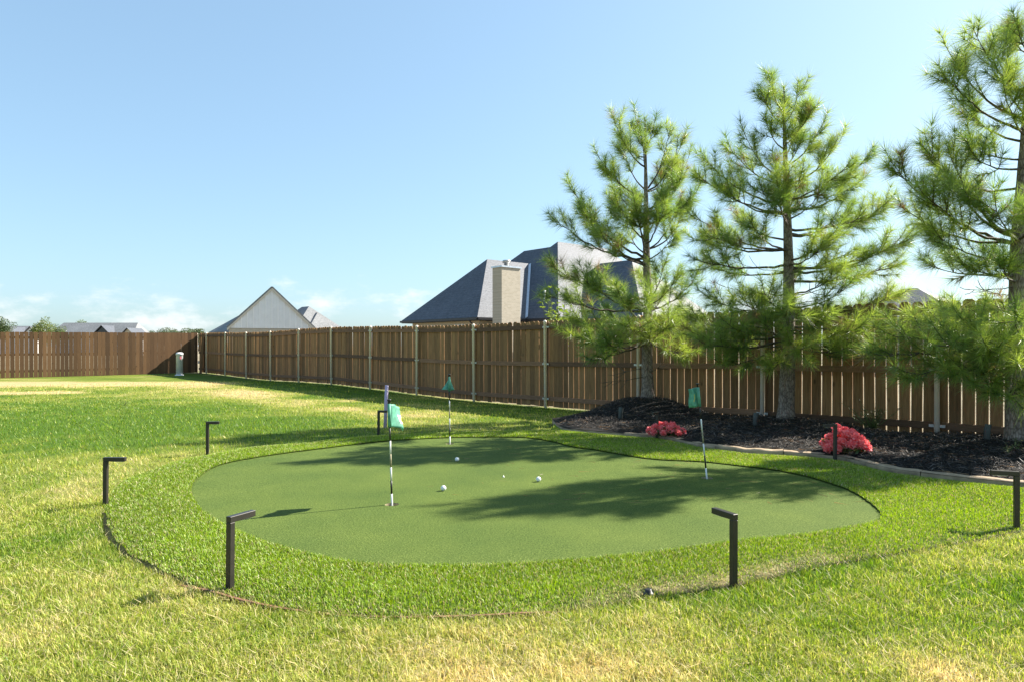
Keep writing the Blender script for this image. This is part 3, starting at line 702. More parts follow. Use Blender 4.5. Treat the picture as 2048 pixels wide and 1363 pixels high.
# ------------------------------------------------------------------ pines
def cross_n(a, b): return np.cross(a, b)
def needles(base, d, L, w):
    n = len(base); r = rng.normal(size=(n, 3)); side = np.cross(d, r); side /= np.linalg.norm(side, axis=1)[:, None]+1e-9
    v = np.empty((n, 3, 3)); v[:, 0] = base-side*(w/2)[:, None]; v[:, 1] = base+side*(w/2)[:, None]; v[:, 2] = base+d*L[:, None]
    return v
def pine(T, trunk_px, r0, limbs, extra, label, seed, dens=1.0, dead=()):
    random.seed(seed); Yt = T['Y']; x0 = T['x']; zb = float(bed_z(np.array([x0]), np.array([Yt]))[0])
    root = empty("pine_tree", (x0, Yt, zb), 0, label=label, cat="tree", group="young pines along the long fence"); org = Vector((x0, Yt, zb))
    tp = [P(px, py, Yt+dy) for px, py, dy in trunk_px]; tp[0].z = zb-0.1; H = tp[-1].z-zb
    fine = [Vector((*q, 0)) for q in catmull([(p.x, p.y) for p in tp], False, 5)]
    zz = [q[1] for q in catmull([(0, p.z) for p in tp], False, 5)]
    for q, z in zip(fine, zz): q.z = z
    rad = [max(0.008, r0*(1-(q.z-zb)/H)**0.85+0.004) for q in fine]; rad[0] *= 1.35; rad[1] *= 1.15
    m = MB(); m.tube([q-org for q in fine], rad, 18, True, 0.035); m.build("trunk", M_bark, root)
    def tr(z):
        for i in range(len(fine)-1):
            if fine[i].z <= z <= fine[i+1].z:
                u = (z-fine[i].z)/max(1e-6, fine[i+1].z-fine[i].z); return fine[i].lerp(fine[i+1], u)
        return fine[-1].copy()
    NV, NC = [], []
    def foliage(p0, p1, bright):
        ax = np.array(p1-p0); L = np.linalg.norm(ax)
        if L < 1e-4: return
        ax /= L; n = int(L*340*dens)+12; t = np.r_[rng.random(n)**0.7, np.full(20, 1.0)]; n += 20
        base = np.array(p0)+np.outer(t*L, ax)
        r = rng.normal(size=(n, 3)); per = r-np.outer(r @ ax, ax); per /= np.linalg.norm(per, axis=1)[:, None]+1e-9
        ang = np.radians(rng.uniform(30, 86, n)*(1-0.38*t**4)); d = np.cos(ang)[:, None]*ax+np.sin(ang)[:, None]*per
        d[:, 2] -= rng.uniform(0.0, .28, n); d /= np.linalg.norm(d, axis=1)[:, None]
        ln = rng.uniform(.12, .25, n)
        NV.append(needles(base, d, ln, rng.uniform(.0036, .0054, n)))
        c = np.array([0.115, 0.215, 0.040])*(1-bright)+np.array([0.33, 0.43, 0.085])*bright
        if random.random() < .035: c = np.array([.24, .17, .075])
        c = c*rng.uniform(.6, 1.35, n)[:, None]; br_ = rng.random(n) < 0.035; c[br_] = np.array([.26, .19, .08]); NC.append(np.repeat(c[:, None], 3, 1))
    def limb(S0, T0, fol=True, r_=None, nshoot=None):
        D = T0-S0; L = D.length; n = max(5, int(L/0.11)); pts = []; ph = random.uniform(0, 6); am = 0.035*L
        sidev = Vector((-D.y, D.x, 0)); sidev = sidev.normalized() if sidev.length > 1e-4 else Vector((1, 0, 0))
        for i in range(n+1):
            u = i/n; p = S0+D*u; p.z = S0.z+D.z*(0.55*u+0.45*u**2.2)-0.05*L*math.sin(math.pi*u)*(1 if fol else .4)
            p += sidev*(am*math.sin(ph+u*5)*u*(1.2-u))+Vector((0, 0, random.uniform(-.012, .012)))*L; pts.append(p)
        rr = r_ or (0.009+0.0085*L); m = MB(); m.tube([p-org for p in pts], [max(.0032, rr*(1-.82*i/n)) for i in range(n+1)], 7, True, 0.06)
        ns = nshoot if nshoot is not None else int(4+L*7.0)
        br0 = random.random()
        for s_ in range(ns):
            u = 1.0 if s_ == 0 else (random.uniform(0.42, 1.0)**0.85); i = min(n-1, int(u*n)); f_ = u*n-i; b0 = pts[i].lerp(pts[i+1], f_)
            tan = (pts[i+1]-pts[max(0, i-1)]).normalized()
            a = random.uniform(0, 2*math.pi); q = tan.cross(Vector((0, 0, 1))); q = q.normalized() if q.length > 1e-3 else Vector((1, 0, 0)); q2 = q.cross(tan)
            sp = R(random.uniform(28, 62)) if s_ else R(8); d = tan*math.cos(sp)+(q*math.cos(a)+q2*math.sin(a)*.8)*math.sin(sp)+Vector((0, 0, random.uniform(.1, .55)*(1 if fol else .2))); d.normalize()
            ln = random.uniform(.15, .40)*min(1.0, .55+L*.45)*(1.1-.3*u); e1_ = b0+d*ln*.55; d2 = (d+Vector((0, 0, .25))).normalized(); e2_ = e1_+d2*ln*.45
            m.tube([b0-org, e1_-org, e2_-org], [0.0055, .0042, .003], 4, False)
            if fol:
                bb = min(1, max(0, .6*br0+random.uniform(-.08, .62)))
                foliage(b0.lerp(e1_, .35), e1_, bb); foliage(e1_, e2_+d2*.03, bb)
        m.build("branch", M_twig, root)
    for L in limbs:
        px, py, dy = L[:3]; tip = P(px, py, Yt+dy)
        hz = math.hypot(tip.x-x0, tip.y-Yt)
        if len(L) > 3 and L[3]: za = P(0, L[3], Yt).z
        else: za = tip.z-0.42*hz*(0.4+0.9*(tip.z-zb)/H)
        za = min(max(za, zb+0.9), zb+H*.96); S0 = tr(za)
        limb(S0, S0.lerp(tip, .93), True, None, L[4] if len(L) > 4 else None)
    for i in range(extra):
        h = random.uniform(.30, .93)*H; a = random.choice((math.pi/2, -math.pi/2))+random.uniform(-.75, .75)
        ln = (1-h/H)**.75*1.55+.16; ln *= random.uniform(.65, 1.0); S0 = tr(zb+h)
        limb(S0, S0+Vector((math.cos(a)*ln, math.sin(a)*ln, ln*(.12+.75*(h/H)**2))))
    for (px, py, dy, pa) in dead:
        S0 = tr(P(0, pa, Yt).z); limb(S0, P(px, py, Yt+dy), False, .007, 4)
    foliage(tr(zb+H*.93), fine[-1], .4); foliage(tr(zb+H*.86), tr(zb+H*.95), .2)
    V = np.concatenate(NV)-np.array(org); C = np.concatenate(NC).reshape(-1, 3); n = len(V)
    o = obj("crown", mesh_np("crown", V.reshape(-1, 3), tris=np.arange(n*3).reshape(-1, 3), attr=C), M_needle, root, kind='stuff')
    print("needles", label[:20], n)

pine(TREES[0], [(1296,805,0),(1294,690,0),(1296,600,0),(1293,520,0),(1292,400,0),(1291,312,0),(1290,238,0)], 0.098,
  [(1106,442,-.1,520),(1136,372,.25,515),(1160,420,-.4,530),(1194,314,.1,396),(1214,352,.4,430),(1228,246,-.1,335),(1246,300,.3,380),(1270,232,.1,300),(1310,242,-.1,300),
   (1341,263,.15,380),(1369,282,-.2,385),(1383,310,.2,420),(1398,384,-.1,450),(1376,420,.5,500),(1232,400,-.6,480),(1250,440,.6,510),(1320,402,-.7,470),(1358,412,.3,500),(1330,350,.6,430),
   (1200,470,-.7,530),(1180,440,.6,525),(1350,470,-.5,520),(1275,430,-.8,510),
   (1092,592,-.2,620),(1100,534,.3,600),(1150,548,-.5,620),(1200,560,.6,620),(1328,534,-.6,600),(1352,560,.2,610),(1390,560,.6,620),(1240,600,-.9,640),(1300,600,-1.0,640),
   (1130,670,-.3,680),(1150,640,.3,665),(1180,722,-.6,690),(1215,690,-.9,690),(1260,650,-1.0,670),(1344,645,-.9,670),(1370,706,-.5,690),(1360,620,.6,650),(1210,630,.7,660),(1300,670,-.8,690),(1385,650,.2,680)],
  11, "shortest of the three pines, on the tall black mulch mound", 11, 1.0, [(1214,764,-.3,752),(1330,720,-.5,745),(1240,745,.3,735)])
pine(TREES[1], [(1571,852,0),(1575,740,0),(1577,640,0),(1577,520,0),(1574,420,0),(1571,330,0),(1569,258,0),(1568,176,0)], 0.112,
  [(1522,190,-.1,250),(1540,165,.1,225),(1598,185,.1,245),(1614,228,-.2,290),(1532,250,-.3,300),(1566,240,-.35,300),(1560,200,.3,255),(1590,250,.3,310),(1600,290,-.1,330),
   (1645,254,.1,330),(1488,275,-.1,360),(1458,300,.3,370),(1411,326,-.1,410),(1398,356,.2,425),(1440,380,-.5,430),(1688,275,.1,370),(1734,322,-.2,400),(1728,360,.4,420),(1690,340,-.6,400),(1600,360,-.8,420),(1640,390,-.7,440),(1520,380,-.8,430),(1560,400,-.95,450),
   (1777,416,-.1,460),(1752,430,.4,470),(1700,420,.7,470),(1832,474,-.1,535),(1790,528,.2,560),(1800,490,-.3,545),(1670,470,-.9,520),(1690,510,-.6,540),(1640,500,-1.0,530),
   (1388,436,-.1,500),(1374,474,.3,500),(1386,522,-.2,530),(1410,470,-.5,500),(1430,540,.5,545),(1470,430,.7,480),(1500,450,-.8,500),
   (1424,600,-.3,625),(1378,632,.2,650),(1386,672,-.5,670),(1488,608,-.9,640),(1530,650,-1.0,670),(1450,650,-1.0,665),(1442,738,-.6,690),(1400,690,-.9,680),(1480,690,.5,690),
   (1792,600,-.2,620),(1770,655,-.6,650),(1730,620,.6,640),(1668,706,-.8,690),(1704,702,-.3,685),(1606,698,-1.1,690),(1548,738,-.7,700),(1640,640,-1.1,660),(1720,660,-.9,665),(1580,620,-1.2,650)],
  9, "tallest middle pine with a pointed leader, behind the larger pink flowers", 23, 0.95, [(1700,575,-.2,610),(1750,540,.2,590),(1650,560,-.4,600),(1460,520,.1,545),(1450,575,.3,590)])
pine(TREES[2], [(2035,888,0),(2036,760,0),(2036,640,0),(2036,503,0),(2042,411,0),(2050,300,0),(2056,180,0),(2060,60,0),(2062,-40,0)], 0.118,
  [(1946,64,-.1,190),(1890,100,.1,240),(1882,150,-.15,260),(1906,196,.3,285),(1928,286,.2,320),(1944,316,-.3,340),(1988,104,.2,190),(2000,150,-.4,230),(2034,52,-.1,110),(2010,200,-.5,270),(2090,40,.1,110),(2110,120,-.2,200),(2150,180,.2,260),(2080,190,-.6,260),
   (1780,334,-.1,485),(1850,288,.2,480),(1895,310,-.2,480),(1804,424,.1,488),(1830,380,-.3,486),(1940,400,-.5,470),(1990,420,-.7,480),
   (1870,476,-.2,520),(1856,536,.2,545),(1928,532,-.3,550),(1968,512,.4,540),(2000,540,-.6,560),(2110,300,.1,380),(2170,380,-.2,450),(2200,470,.2,520),(2130,460,-.6,510),(2080,420,-.8,480),
   (1774,672,-.2,660),(1740,712,-.3,675),(1808,752,-.5,690),(1830,650,.1,655),(1870,690,-.8,680),(1903,752,-.7,690),(1952,784,-.8,700),(2014,800,-.9,710),(1930,650,-.8,660),(1980,700,-1.0,680),(2030,640,-1.0,650),(1900,620,.5,635),(1990,610,.3,625),(1950,720,.3,690),(2080,700,-.9,690),(2130,640,-.3,650),(2200,690,.1,680),(2180,600,.3,620),(2040,740,-1.0,700)],
  3, "rightmost pine, cut off by the edge of the photo", 37, 0.95, [(1940,580,-.2,575),(1985,585,.3,590)])
random.seed(99)

# ------------------------------------------------------------------ blades: lawn, fringe, mulch
def blades(x, y, z, h, w, col, lean, bend=True, dirbias=None):
    n = len(x); a = rng.uniform(0, 2*np.pi, n); ca, sa = np.cos(a), np.sin(a)
    la = a+rng.normal(np.pi/2, .5, n); lx, ly = np.cos(la)*lean, np.sin(la)*lean
    if dirbias is not None: lx = lx+dirbias[0]; ly = ly+dirbias[1]
    b = np.stack([x, y, z], 1); side = np.stack([ca, sa, np.zeros(n)], 1)*(w/2)[:, None]
    tip = b+np.stack([lx*h, ly*h, h*np.sqrt(np.clip(1-(lx**2+ly**2)*.55, .12, 1))], 1)
    if bend:
        mid = b+np.stack([lx*h*.30, ly*h*.30, h*.55], 1)
        v = np.stack([b-side, b+side, mid-side*.8, mid+side*.8, tip], 1).reshape(-1, 3)
        o = (np.arange(n)*5)[:, None]; tri = np.concatenate([o+[0, 1, 3], o+[0, 3, 2], o+[2, 3, 4]]); k = 5
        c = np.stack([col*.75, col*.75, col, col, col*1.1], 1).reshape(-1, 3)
    else:
        v = np.stack([b-side, b+side, tip], 1).reshape(-1, 3); tri = np.arange(n*3).reshape(-1, 3); c = np.repeat(col, 3, 0)
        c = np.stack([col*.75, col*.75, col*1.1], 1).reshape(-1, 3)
    return v, tri, c
def scatter_lawn(n, r0, r1, power):
    u = rng.random(n); p = 2-power; r = (r0**p+u*(r1**p-r0**p))**(1/p); a = rng.uniform(-R(50), R(50), n)
    x = r*np.sin(a); y = r*np.cos(a)
    ok = ~inside(outer_poly, x, y) & ~inside(bed_poly, x, y)
    off = (x-FP[0])*FN[0]+(y-FP[1])*FN[1]; ok &= off > 0.02
    k = ((x-FP[0])*FD[0]+(y-FP[1])*FD[1])/BAY; ok &= k < CK+.1
    return x[ok], y[ok], r[ok]
def lawn_blades(n, r0, r1, power, hs, ws, bend):
    x, y, r = scatter_lawn(n, r0, r1, power); d = lawn_dry(x, y); n = len(x)
    tuft = fbm(x*9, y*9, 2); h = hs*(0.55+0.9*tuft)*rng.uniform(.55, 1.35, n); dj = np.clip(d+rng.normal(0, .20, n)+.30*(rng.random(n) < .12), 0.0, 1.1)
    c = lawn_col(dj)*rng.uniform(.48, 1.32, n)[:, None]
    do = dist_line(front_line, x, y); c = c*(1-.25*(do < .05))[:, None]
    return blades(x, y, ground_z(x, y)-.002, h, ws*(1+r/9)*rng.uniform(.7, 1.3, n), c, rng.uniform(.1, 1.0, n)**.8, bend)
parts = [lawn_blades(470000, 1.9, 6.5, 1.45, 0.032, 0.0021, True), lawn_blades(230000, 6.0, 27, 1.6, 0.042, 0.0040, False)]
def thatch(n, r0, r1):
    x, y, r = scatter_lawn(n, r0, r1, 1.5); d = lawn_dry(x, y); ok = rng.random(len(x)) < 0.25+d; x, y, r = x[ok], y[ok], r[ok]; n = len(x)
    c = np.array([.80, .68, .38])*rng.uniform(.45, 1.2, n)[:, None]
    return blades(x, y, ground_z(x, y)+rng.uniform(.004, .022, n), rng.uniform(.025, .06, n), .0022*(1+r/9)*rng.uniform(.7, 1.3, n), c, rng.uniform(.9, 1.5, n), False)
parts.append(thatch(50000, 1.9, 8.0))
def joinparts(parts):
    V, T, C, o = [], [], [], 0
    for v, t, c in parts: V.append(v); T.append(t+o); C.append(c); o += len(v)
    return np.concatenate(V), np.concatenate(T), np.concatenate(C)
v, t, c = joinparts(parts); print("lawn tris", len(t))
obj("grass", mesh_np("grass", v, tris=t, attr=c), M_grass, label="patchy green and straw coloured lawn grass round the putting green", cat="grass", kind='stuff')

x0, y0 = outer_poly.min(0); x1, y1 = outer_poly.max(0); n = 1500000
x = rng.uniform(max(x0, -3.6), min(x1, 5.2), n); y = rng.uniform(y0, y1, n)
keep = rng.random(n) < np.clip((4.2/np.hypot(x, y))**1.35, 0, 1); x, y = x[keep], y[keep]
ok = inside(outer_poly, x, y) & ~inside(green_poly, x, y); x, y = x[ok], y[ok]; n = len(x)
nz = fbm(x*1.6, y*1.6, 3); do = dist_line(front_line, x, y)
wear = np.clip((1-sstep(0.03, 0.26, do))*(.20+1.2*sstep(0.1, 0.8, x)*sstep(2.2, 1.5, x))*(nz*1.6), 0, 1)
ok = (rng.random(n) > wear*.75) & (do > 0.012+0.03*fbm(x*6, y*6, 2)*(x < -1.2)); x, y, nz, wear = x[ok], y[ok], nz[ok], wear[ok]; n = len(x)
cg = np.array([0.24, 0.36, 0.022])*(0.75+.55*nz)[:, None]*rng.uniform(.6, 1.35, n)[:, None]
th = rng.random(n) < 0.12+.5*wear; cg[th] = np.array([0.55, 0.47, 0.22])*rng.uniform(.6, 1.2, th.sum())[:, None]
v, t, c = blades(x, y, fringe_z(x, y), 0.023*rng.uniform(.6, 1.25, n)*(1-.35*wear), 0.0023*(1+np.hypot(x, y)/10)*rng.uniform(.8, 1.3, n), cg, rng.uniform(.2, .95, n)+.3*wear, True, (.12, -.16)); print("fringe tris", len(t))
obj("fringe_grass", mesh_np("fringe_grass", v, tris=t, attr=c), M_turf, label="bright green artificial turf pile of the fringe round the putting green", cat="turf", kind='stuff')

# mulch shreds
n = 90000; bx0, by0 = bed_poly.min(0); bx1, by1 = bed_poly.max(0)
x = rng.uniform(bx0, bx1, n); y = rng.uniform(by0, by1, n); ok = inside(bed_poly, x, y) & (dist_line(kerb_line, x, y) > .12); x, y = x[ok], y[ok]; n = min(len(x), 34000); x, y = x[:n], y[:n]
L = rng.gamma(2.0, .024, n)+.016; w = rng.uniform(.0016, .0062, n); a = rng.uniform(0, 2*np.pi, n); tilt = rng.normal(.0, .33, n)
d = np.stack([np.cos(a)*np.cos(tilt), np.sin(a)*np.cos(tilt), np.sin(tilt)], 1); s_ = np.stack([-np.sin(a), np.cos(a), rng.normal(0, .3, n)], 1); u_ = np.cross(d, s_)
c0 = np.stack([x, y, bed_z(x, y)+rng.uniform(.0, .022, n)], 1)
bendv = u_*(rng.normal(0, .12, n)*L)[:, None]
ring = []
for e_, wf in ((-.5, .35), (0, 1.0), (.5, .3)):
    cc = c0+d*(L*e_)[:, None]+(bendv if e_ == 0 else 0)
    for an in (0, 2.1, 4.2): ring.append(cc+(s_*math.cos(an)+u_*math.sin(an)*.55)*(w*wf)[:, None])
V = np.stack(ring, 1).reshape(-1, 3); o = (np.arange(n)*9)[:, None]; T = []
for rr in (0, 3):
    for q in range(3):
        q2 = (q+1) % 3; T += [o+[rr+q, rr+q2, rr+3+q2], o+[rr+q, rr+3+q2, rr+3+q]]
cm = np.array([.034, .029, .025])*rng.gamma(2.0, .5, n)[:, None]; g_ = rng.random(n); cm[g_ < .11] = np.array([.17, .15, .13])*rng.uniform(.6, 1.3, (g_ < .11).sum())[:, None]; b_ = (g_ > .965); cm[b_] = np.array([.12, .06, .035])*rng.uniform(.6, 1.2, b_.sum())[:, None]  # some shreds coloured grey as painted sunlit highlights, a few brown
obj("mulch", mesh_np("mulch", V, tris=np.concatenate(T), attr=np.repeat(cm, 9, 0)), M_mulch, label="black shredded bark mulch heaped in the bed under the pines", cat="mulch", kind='stuff')

# fallen pine needles on the turf and the mulch
n = 2600; x = rng.uniform(-1.5, 5.5, n); y = rng.uniform(5.2, 12.0, n); ib = inside(bed_poly, x, y); ig = inside(outer_poly, x, y) & (rng.random(n) < .38*sstep(-1.5, 2.5, x))
ok = ib | ig; x, y, ib = x[ok], y[ok], ib[ok]; n = len(x); z = np.where(ib, bed_z(x, y)+.022, np.where(inside(green_poly, x, y), turf_z(x, y)+.004, turf_z(x, y)+.028))
a = rng.uniform(0, 2*np.pi, n); dv = np.stack([np.cos(a), np.sin(a), rng.normal(0, .05, n)], 1); v = needles(np.stack([x, y, z], 1), dv, rng.uniform(.07, .17, n), np.full(n, .0032))
obj("needle_litter", mesh_np("needle_litter", v.reshape(-1, 3), tris=np.arange(n*3).reshape(-1, 3), attr=np.repeat(np.array([.30, .19, .085])*rng.uniform(.5, 1.3, n)[:, None], 3, 0)), M_leaf, label="scattered brown fallen pine needles on the mulch and turf", cat="needle litter", kind='stuff')

# ------------------------------------------------------------------ pink flowers
def leaf_quads(base, d, L, w, up=None):
    n = len(base); r = rng.normal(size=(n, 3)) if up is None else np.tile(np.array(up, float), (n, 1))+rng.normal(0, .45, (n, 3))
    side = np.cross(d, r); side /= np.linalg.norm(side, axis=1)[:, None]+1e-9; nrm = np.cross(side, d)
    p0 = base; p1 = base+d*(L*.45)[:, None]-side*(w/2)[:, None]; p2 = base+d*L[:, None]-nrm*(L*.12)[:, None]; p3 = base+d*(L*.45)[:, None]+side*(w/2)[:, None]; pm = base+d*(L*.5)[:, None]+nrm*(w*.12)[:, None]
    v = np.stack([p0, p1, p2, p3, pm], 1).reshape(-1, 3); o = (np.arange(n)*5)[:, None]
    return v, np.concatenate([o+[0, 1, 4], o+[1, 2, 4], o+[2, 3, 4], o+[3, 0, 4]])
def flower_head():
    n = 150; d = rng.normal(size=(n, 3)); d[:, 2] = np.abs(d[:, 2])*1.1-.55; d /= np.linalg.norm(d, axis=1)[:, None]
    base = d*rng.uniform(.026, .042, n)[:, None]; dd = d*.8+rng.normal(0, .6, (n, 3)); dd /= np.linalg.norm(dd, axis=1)[:, None]
    v, t = leaf_quads(base, dd, rng.uniform(.016, .026, n), rng.uniform(.018, .028, n))
    bmc = bmesh.new(); bmesh.ops.create_icosphere(bmc, subdivisions=2, radius=.037); cv = np.array([tuple(q.co) for q in bmc.verts])*rng.uniform(.9, 1.1, (len(bmc.verts), 1)); ct = np.array([[q.index for q in f.verts] for f in bmc.faces]); bmc.free()
    c = np.array([1.0, .30, .29])*rng.uniform(.72, 1.12, n)[:, None]; p_ = rng.random(n) < .2; c[p_] = np.array([1.0, .42, .42])
    cc = np.tile(np.array([[.95, .17, .18]]), (len(cv), 1)); return mesh_np("flower_head", np.concatenate([v, cv]), tris=np.concatenate([t, ct+len(v)]), attr=np.concatenate([np.repeat(c, 5, 0), cc]))
heads = [flower_head() for _ in range(4)]
for h in heads: h.materials.append(M_petal)
def flowers(px, py, Y, w, d, h, n, label, bumps):
    x = (px-CX)/F*Y; z = float(bed_z(np.array([x]), np.array([Y]))[0]); e = empty("flowering_plant", (x, Y, z), 0, label=label, cat="flowers", group="pink flowering plants in the mulch"); pts = []
    tries = 0
    while len(pts) < n and tries < 6000:
        tries += 1; a = random.uniform(0, 2*math.pi); r = math.sqrt(random.random()); p = Vector((w/2*r*math.cos(a), d/2*r*math.sin(a), 0)); p.z = (h-.03)*(1-.62*r*r)+sum(b*math.exp(-((p.x-bx)/.09)**2) for bx, b in bumps)-random.random()*.05
        p.z = max(p.z, .055)
        if all((p-q).length > .082 for q in pts): pts.append(p)
    for p in pts:
        o = obj("flower_head", random.choice(heads), parent=e); o.location = p; o.rotation_euler = (p.y*-2.2, p.x*2.2, random.uniform(0, 6.3)); sc = random.uniform(.9, 1.18); o.scale = (sc, sc, sc*random.uniform(.85, 1.05))
    m = MB()
    for p in pts: m.tube([(p.x*.25, p.y*.25, -.02), (p.x*.7, p.y*.7, p.z*.6), tuple(p)], [.004, .003, .0025], 5, False)
    m.build("stems", M_stem, e)
    k = 280; a = rng.uniform(0, 2*np.pi, k); r = np.sqrt(rng.random(k)); b = np.stack([w*.46*r*np.cos(a), d*.46*r*np.sin(a), rng.uniform(.02, h*.9, k)*(1-.5*r)], 1)
    dd = np.stack([np.cos(a), np.sin(a), rng.uniform(-.2, .8, k)], 1)+rng.normal(0, .3, (k, 3)); dd /= np.linalg.norm(dd, axis=1)[:, None]
    v, t = leaf_quads(b, dd, rng.uniform(.04, .07, k), rng.uniform(.018, .03, k), (0, 0, 1)); c = np.array([.07, .12, .025])*rng.uniform(.6, 1.4, k)[:, None]
    obj("foliage", mesh_np("foliage", v, tris=t, attr=np.repeat(c, 5, 0)), M_leaf, e, kind='stuff')
M_stem = plain("green_stem", (0.09, 0.13, 0.03), 0.7)
flowers(1332, 858, 8.95, 0.42, 0.36, 0.19, 28, "smaller clump of pink flowers at the foot of the mulch mound", [])
flowers(1691, 882, 7.48, 0.48, 0.40, 0.245, 36, "larger clump of pink flowers between the two right-hand pines", [(-.04, .07)])

# ------------------------------------------------------------------ weeds and shrubs
def shrub(name, loc, stems, hh, spread, nl, ll, lw, col, label, cat, seedv=0, group=None, stemr=.005):
    random.seed(seedv); e = empty(name, loc, 0, label=label, cat=cat, group=group); m = MB(); B, D = [], []
    for i in range(stems):
        a = random.uniform(0, 6.28); h = hh*random.uniform(.6, 1.05); s1 = spread*random.uniform(.3, 1.0); pts = []
        for q in range(6): u = q/5; pts.append(Vector((math.cos(a)*s1*u**1.3, math.sin(a)*s1*u**1.3, h*u))+Vector((random.uniform(-.02, .02), random.uniform(-.02, .02), 0))*u)
        m.tube(pts, [stemr*(1-.12*q) for q in range(6)], 5, False)
        for _ in range(nl//stems):
            u = random.uniform(.15, 1)*4.999; q = int(u); B.append(pts[q].lerp(pts[q+1], u-q)); d = Vector((random.gauss(0, 1), random.gauss(0, 1), random.uniform(-.3, .9))).normalized(); D.append(d)
    m.build("stem", M_stem, e); B = np.array([tuple(b) for b in B]); D = np.array([tuple(d) for d in D]); k = len(B)
    v, t = leaf_quads(B, D, rng.uniform(.6, 1.2, k)*ll, rng.uniform(.7, 1.2, k)*lw, (0, 0, 1)); c = np.array(col)*rng.uniform(.55, 1.35, k)[:, None]
    obj("foliage", mesh_np("foliage", v, tris=t, attr=np.repeat(c, 5, 0)), M_leaf, e, kind='stuff'); return e
x = (1745-CX)/F*9.2; shrub("weedy_bush", (x, 9.2, .02), 26, .44, .42, 620, .045, .011, (.075, .095, .03), "straggly low green bush against the fence behind the pink flowers", "bush", 5)
for i, (px, py, Y, lb) in enumerate(((2034, 905, 7.15, "pale weed sprouting from the mulch below the rightmost pine"), (2016, 912, 7.0, "smaller pale weed in the mulch left of its neighbour"))):
    x = (px-CX)/F*Y; shrub("mulch_weed", (x, Y, float(bed_z(np.array([x]), np.array([Y]))[0])), 5, .13-.03*i, .07, 30, .06, .008, (.20, .22, .10), lb, "weed", 40+i, "weeds in the mulch", .003)
x = (1114-CX)/F*15.2; shrub("broadleaf_shrub", (x, 15.2, -.1), 22, 2.55, .42, 900, .13, .085, (.20, .28, .05), "leafy yellow-green shrub peeking over the long fence", "shrub", 8, None, .012)
for i, (px, py, lb) in enumerate(((250, 812, "lone tuft of tall pale grass on the lush far lawn"),)):
    p = G(px, py, -.05); shrub("grass_tuft", (p.x, p.y, gz(p.x, p.y)), 7, .16, .10, 21, .10, .008, (.26, .30, .09), lb, "grass tuft", 60+i, None, .003)

# ------------------------------------------------------------------ houses beyond the fences
E1 = Vector((0.6618, -0.7497, 0)); E2 = Vector((0.7497, 0.6618, 0))
def hip_roof(parent, org, C, a, b, ze, pitch, mat, name="roof", gable=False, thick=0.16):
    """footprint from near corner C, a metres along -E1, b metres along +E2"""
    C = Vector((C[0], C[1], ze)); p0 = C; p1 = C-E1*a; p2 = C-E1*a+E2*b; p3 = C+E2*b; m = MB(); up = Vector((0, 0, 1))
    if a <= b:
        t = a/2; ins_ = 0 if gable else t; r0 = C-E1*t+E2*ins_+up*t*pitch; r1 = C-E1*t+E2*(b-ins_)+up*t*pitch
        F_ = [[p0, r0, p1], [p1, r0, r1, p2], [p2, r1, p3], [p3, r1, r0, p0]]
    else:
        t = b/2; ins_ = 0 if gable else t; r0 = C+E2*t-E1*ins_+up*t*pitch; r1 = C+E2*t-E1*(a-ins_)+up*t*pitch
        F_ = [[p3, r0, p0], [p0, r0, r1, p1], [p1, r1, p2], [p2, r1, r0, p3]]
    for f in F_: m.face([q-org for q in f][::-1])
    low = [q-up*thick for q in (p0, p1, p2, p3)]; q4 = (p0, p1, p2, p3)
    for i in range(4): j = (i+1) % 4; m.face([q4[i]-org, q4[j]-org, low[j]-org, low[i]-org])
    m.face([q-org for q in low])
    o = m.build(name, mat, parent); bm = bmesh.new(); bm.from_mesh(o.data); bmesh.ops.remove_doubles(bm, verts=bm.verts, dist=1e-4); bmesh.ops.recalc_face_normals(bm, faces=bm.faces); bm.to_mesh(o.data); bm.free(); return o
def wallbox(parent, org, C, a, b, z1, mat, inset=0.45, z0=-0.2):
    C = Vector((C[0], C[1], 0))-E1*inset+E2*inset; a -= 2*inset; b -= 2*inset; m = MB(); q = [C, C-E1*a, C-E1*a+E2*b, C+E2*b]; up = Vector((0, 0, 1))
    for i in range(4): j = (i+1) % 4; m.face([q[i]+up*z0-org, q[j]+up*z0-org, q[j]+up*z1-org, q[i]+up*z1-org][::-1])
    return m.build("wall", mat, parent)
def rot_box(parent, org, C, a, b, z0, z1, mat, name):
    """box: near corner C, a along -E1, b along +E2"""
    C = Vector((C[0], C[1], 0)); q = [C, C-E1*a, C-E1*a+E2*b, C+E2*b]; m = MB(); up = Vector((0, 0, 1)); lo = [p+up*z0-org for p in q]; hi = [p+up*z1-org for p in q]
    m.face(lo); m.face(hi[::-1])
    for i in range(4): j = (i+1) % 4; m.face([lo[i], hi[i], hi[j], lo[j]])
    o = m.build(name, mat, parent); bm = bmesh.new(); bm.from_mesh(o.data); bmesh.ops.remove_doubles(bm, verts=bm.verts, dist=1e-5); bmesh.ops.recalc_face_normals(bm, faces=bm.faces); bm.to_mesh(o.data); bm.free(); return o
CA, CB, CC_ = (-1.72, 34.0), (2.34, 34.4), (6.38, 33.3)
ho = Vector((CA[0], CA[1], -0.1)); house = empty("house", ho, 0, label="large house with steep slate-blue hipped roofs and a pale brick chimney", cat="house")
for C, a, b in ((CA, 7.0, 12.0), (CB, 9.7, 14.0), (CC_, 9.0, 6.7)):
    hip_roof(house, ho, C, a, b, 2.62, 1.0, M_shingle); wallbox(house, ho, C, a, b, 2.6, M_cream)
DL = Vector((-5.98, 45.3, 0)); DC = DL+E1*13.4; hip_roof(house, ho, DC, 13.4, 9.6, 2.60, 1.0, M_shingle); wallbox(house, ho, DC, 13.4, 9.6, 2.58, M_cream)
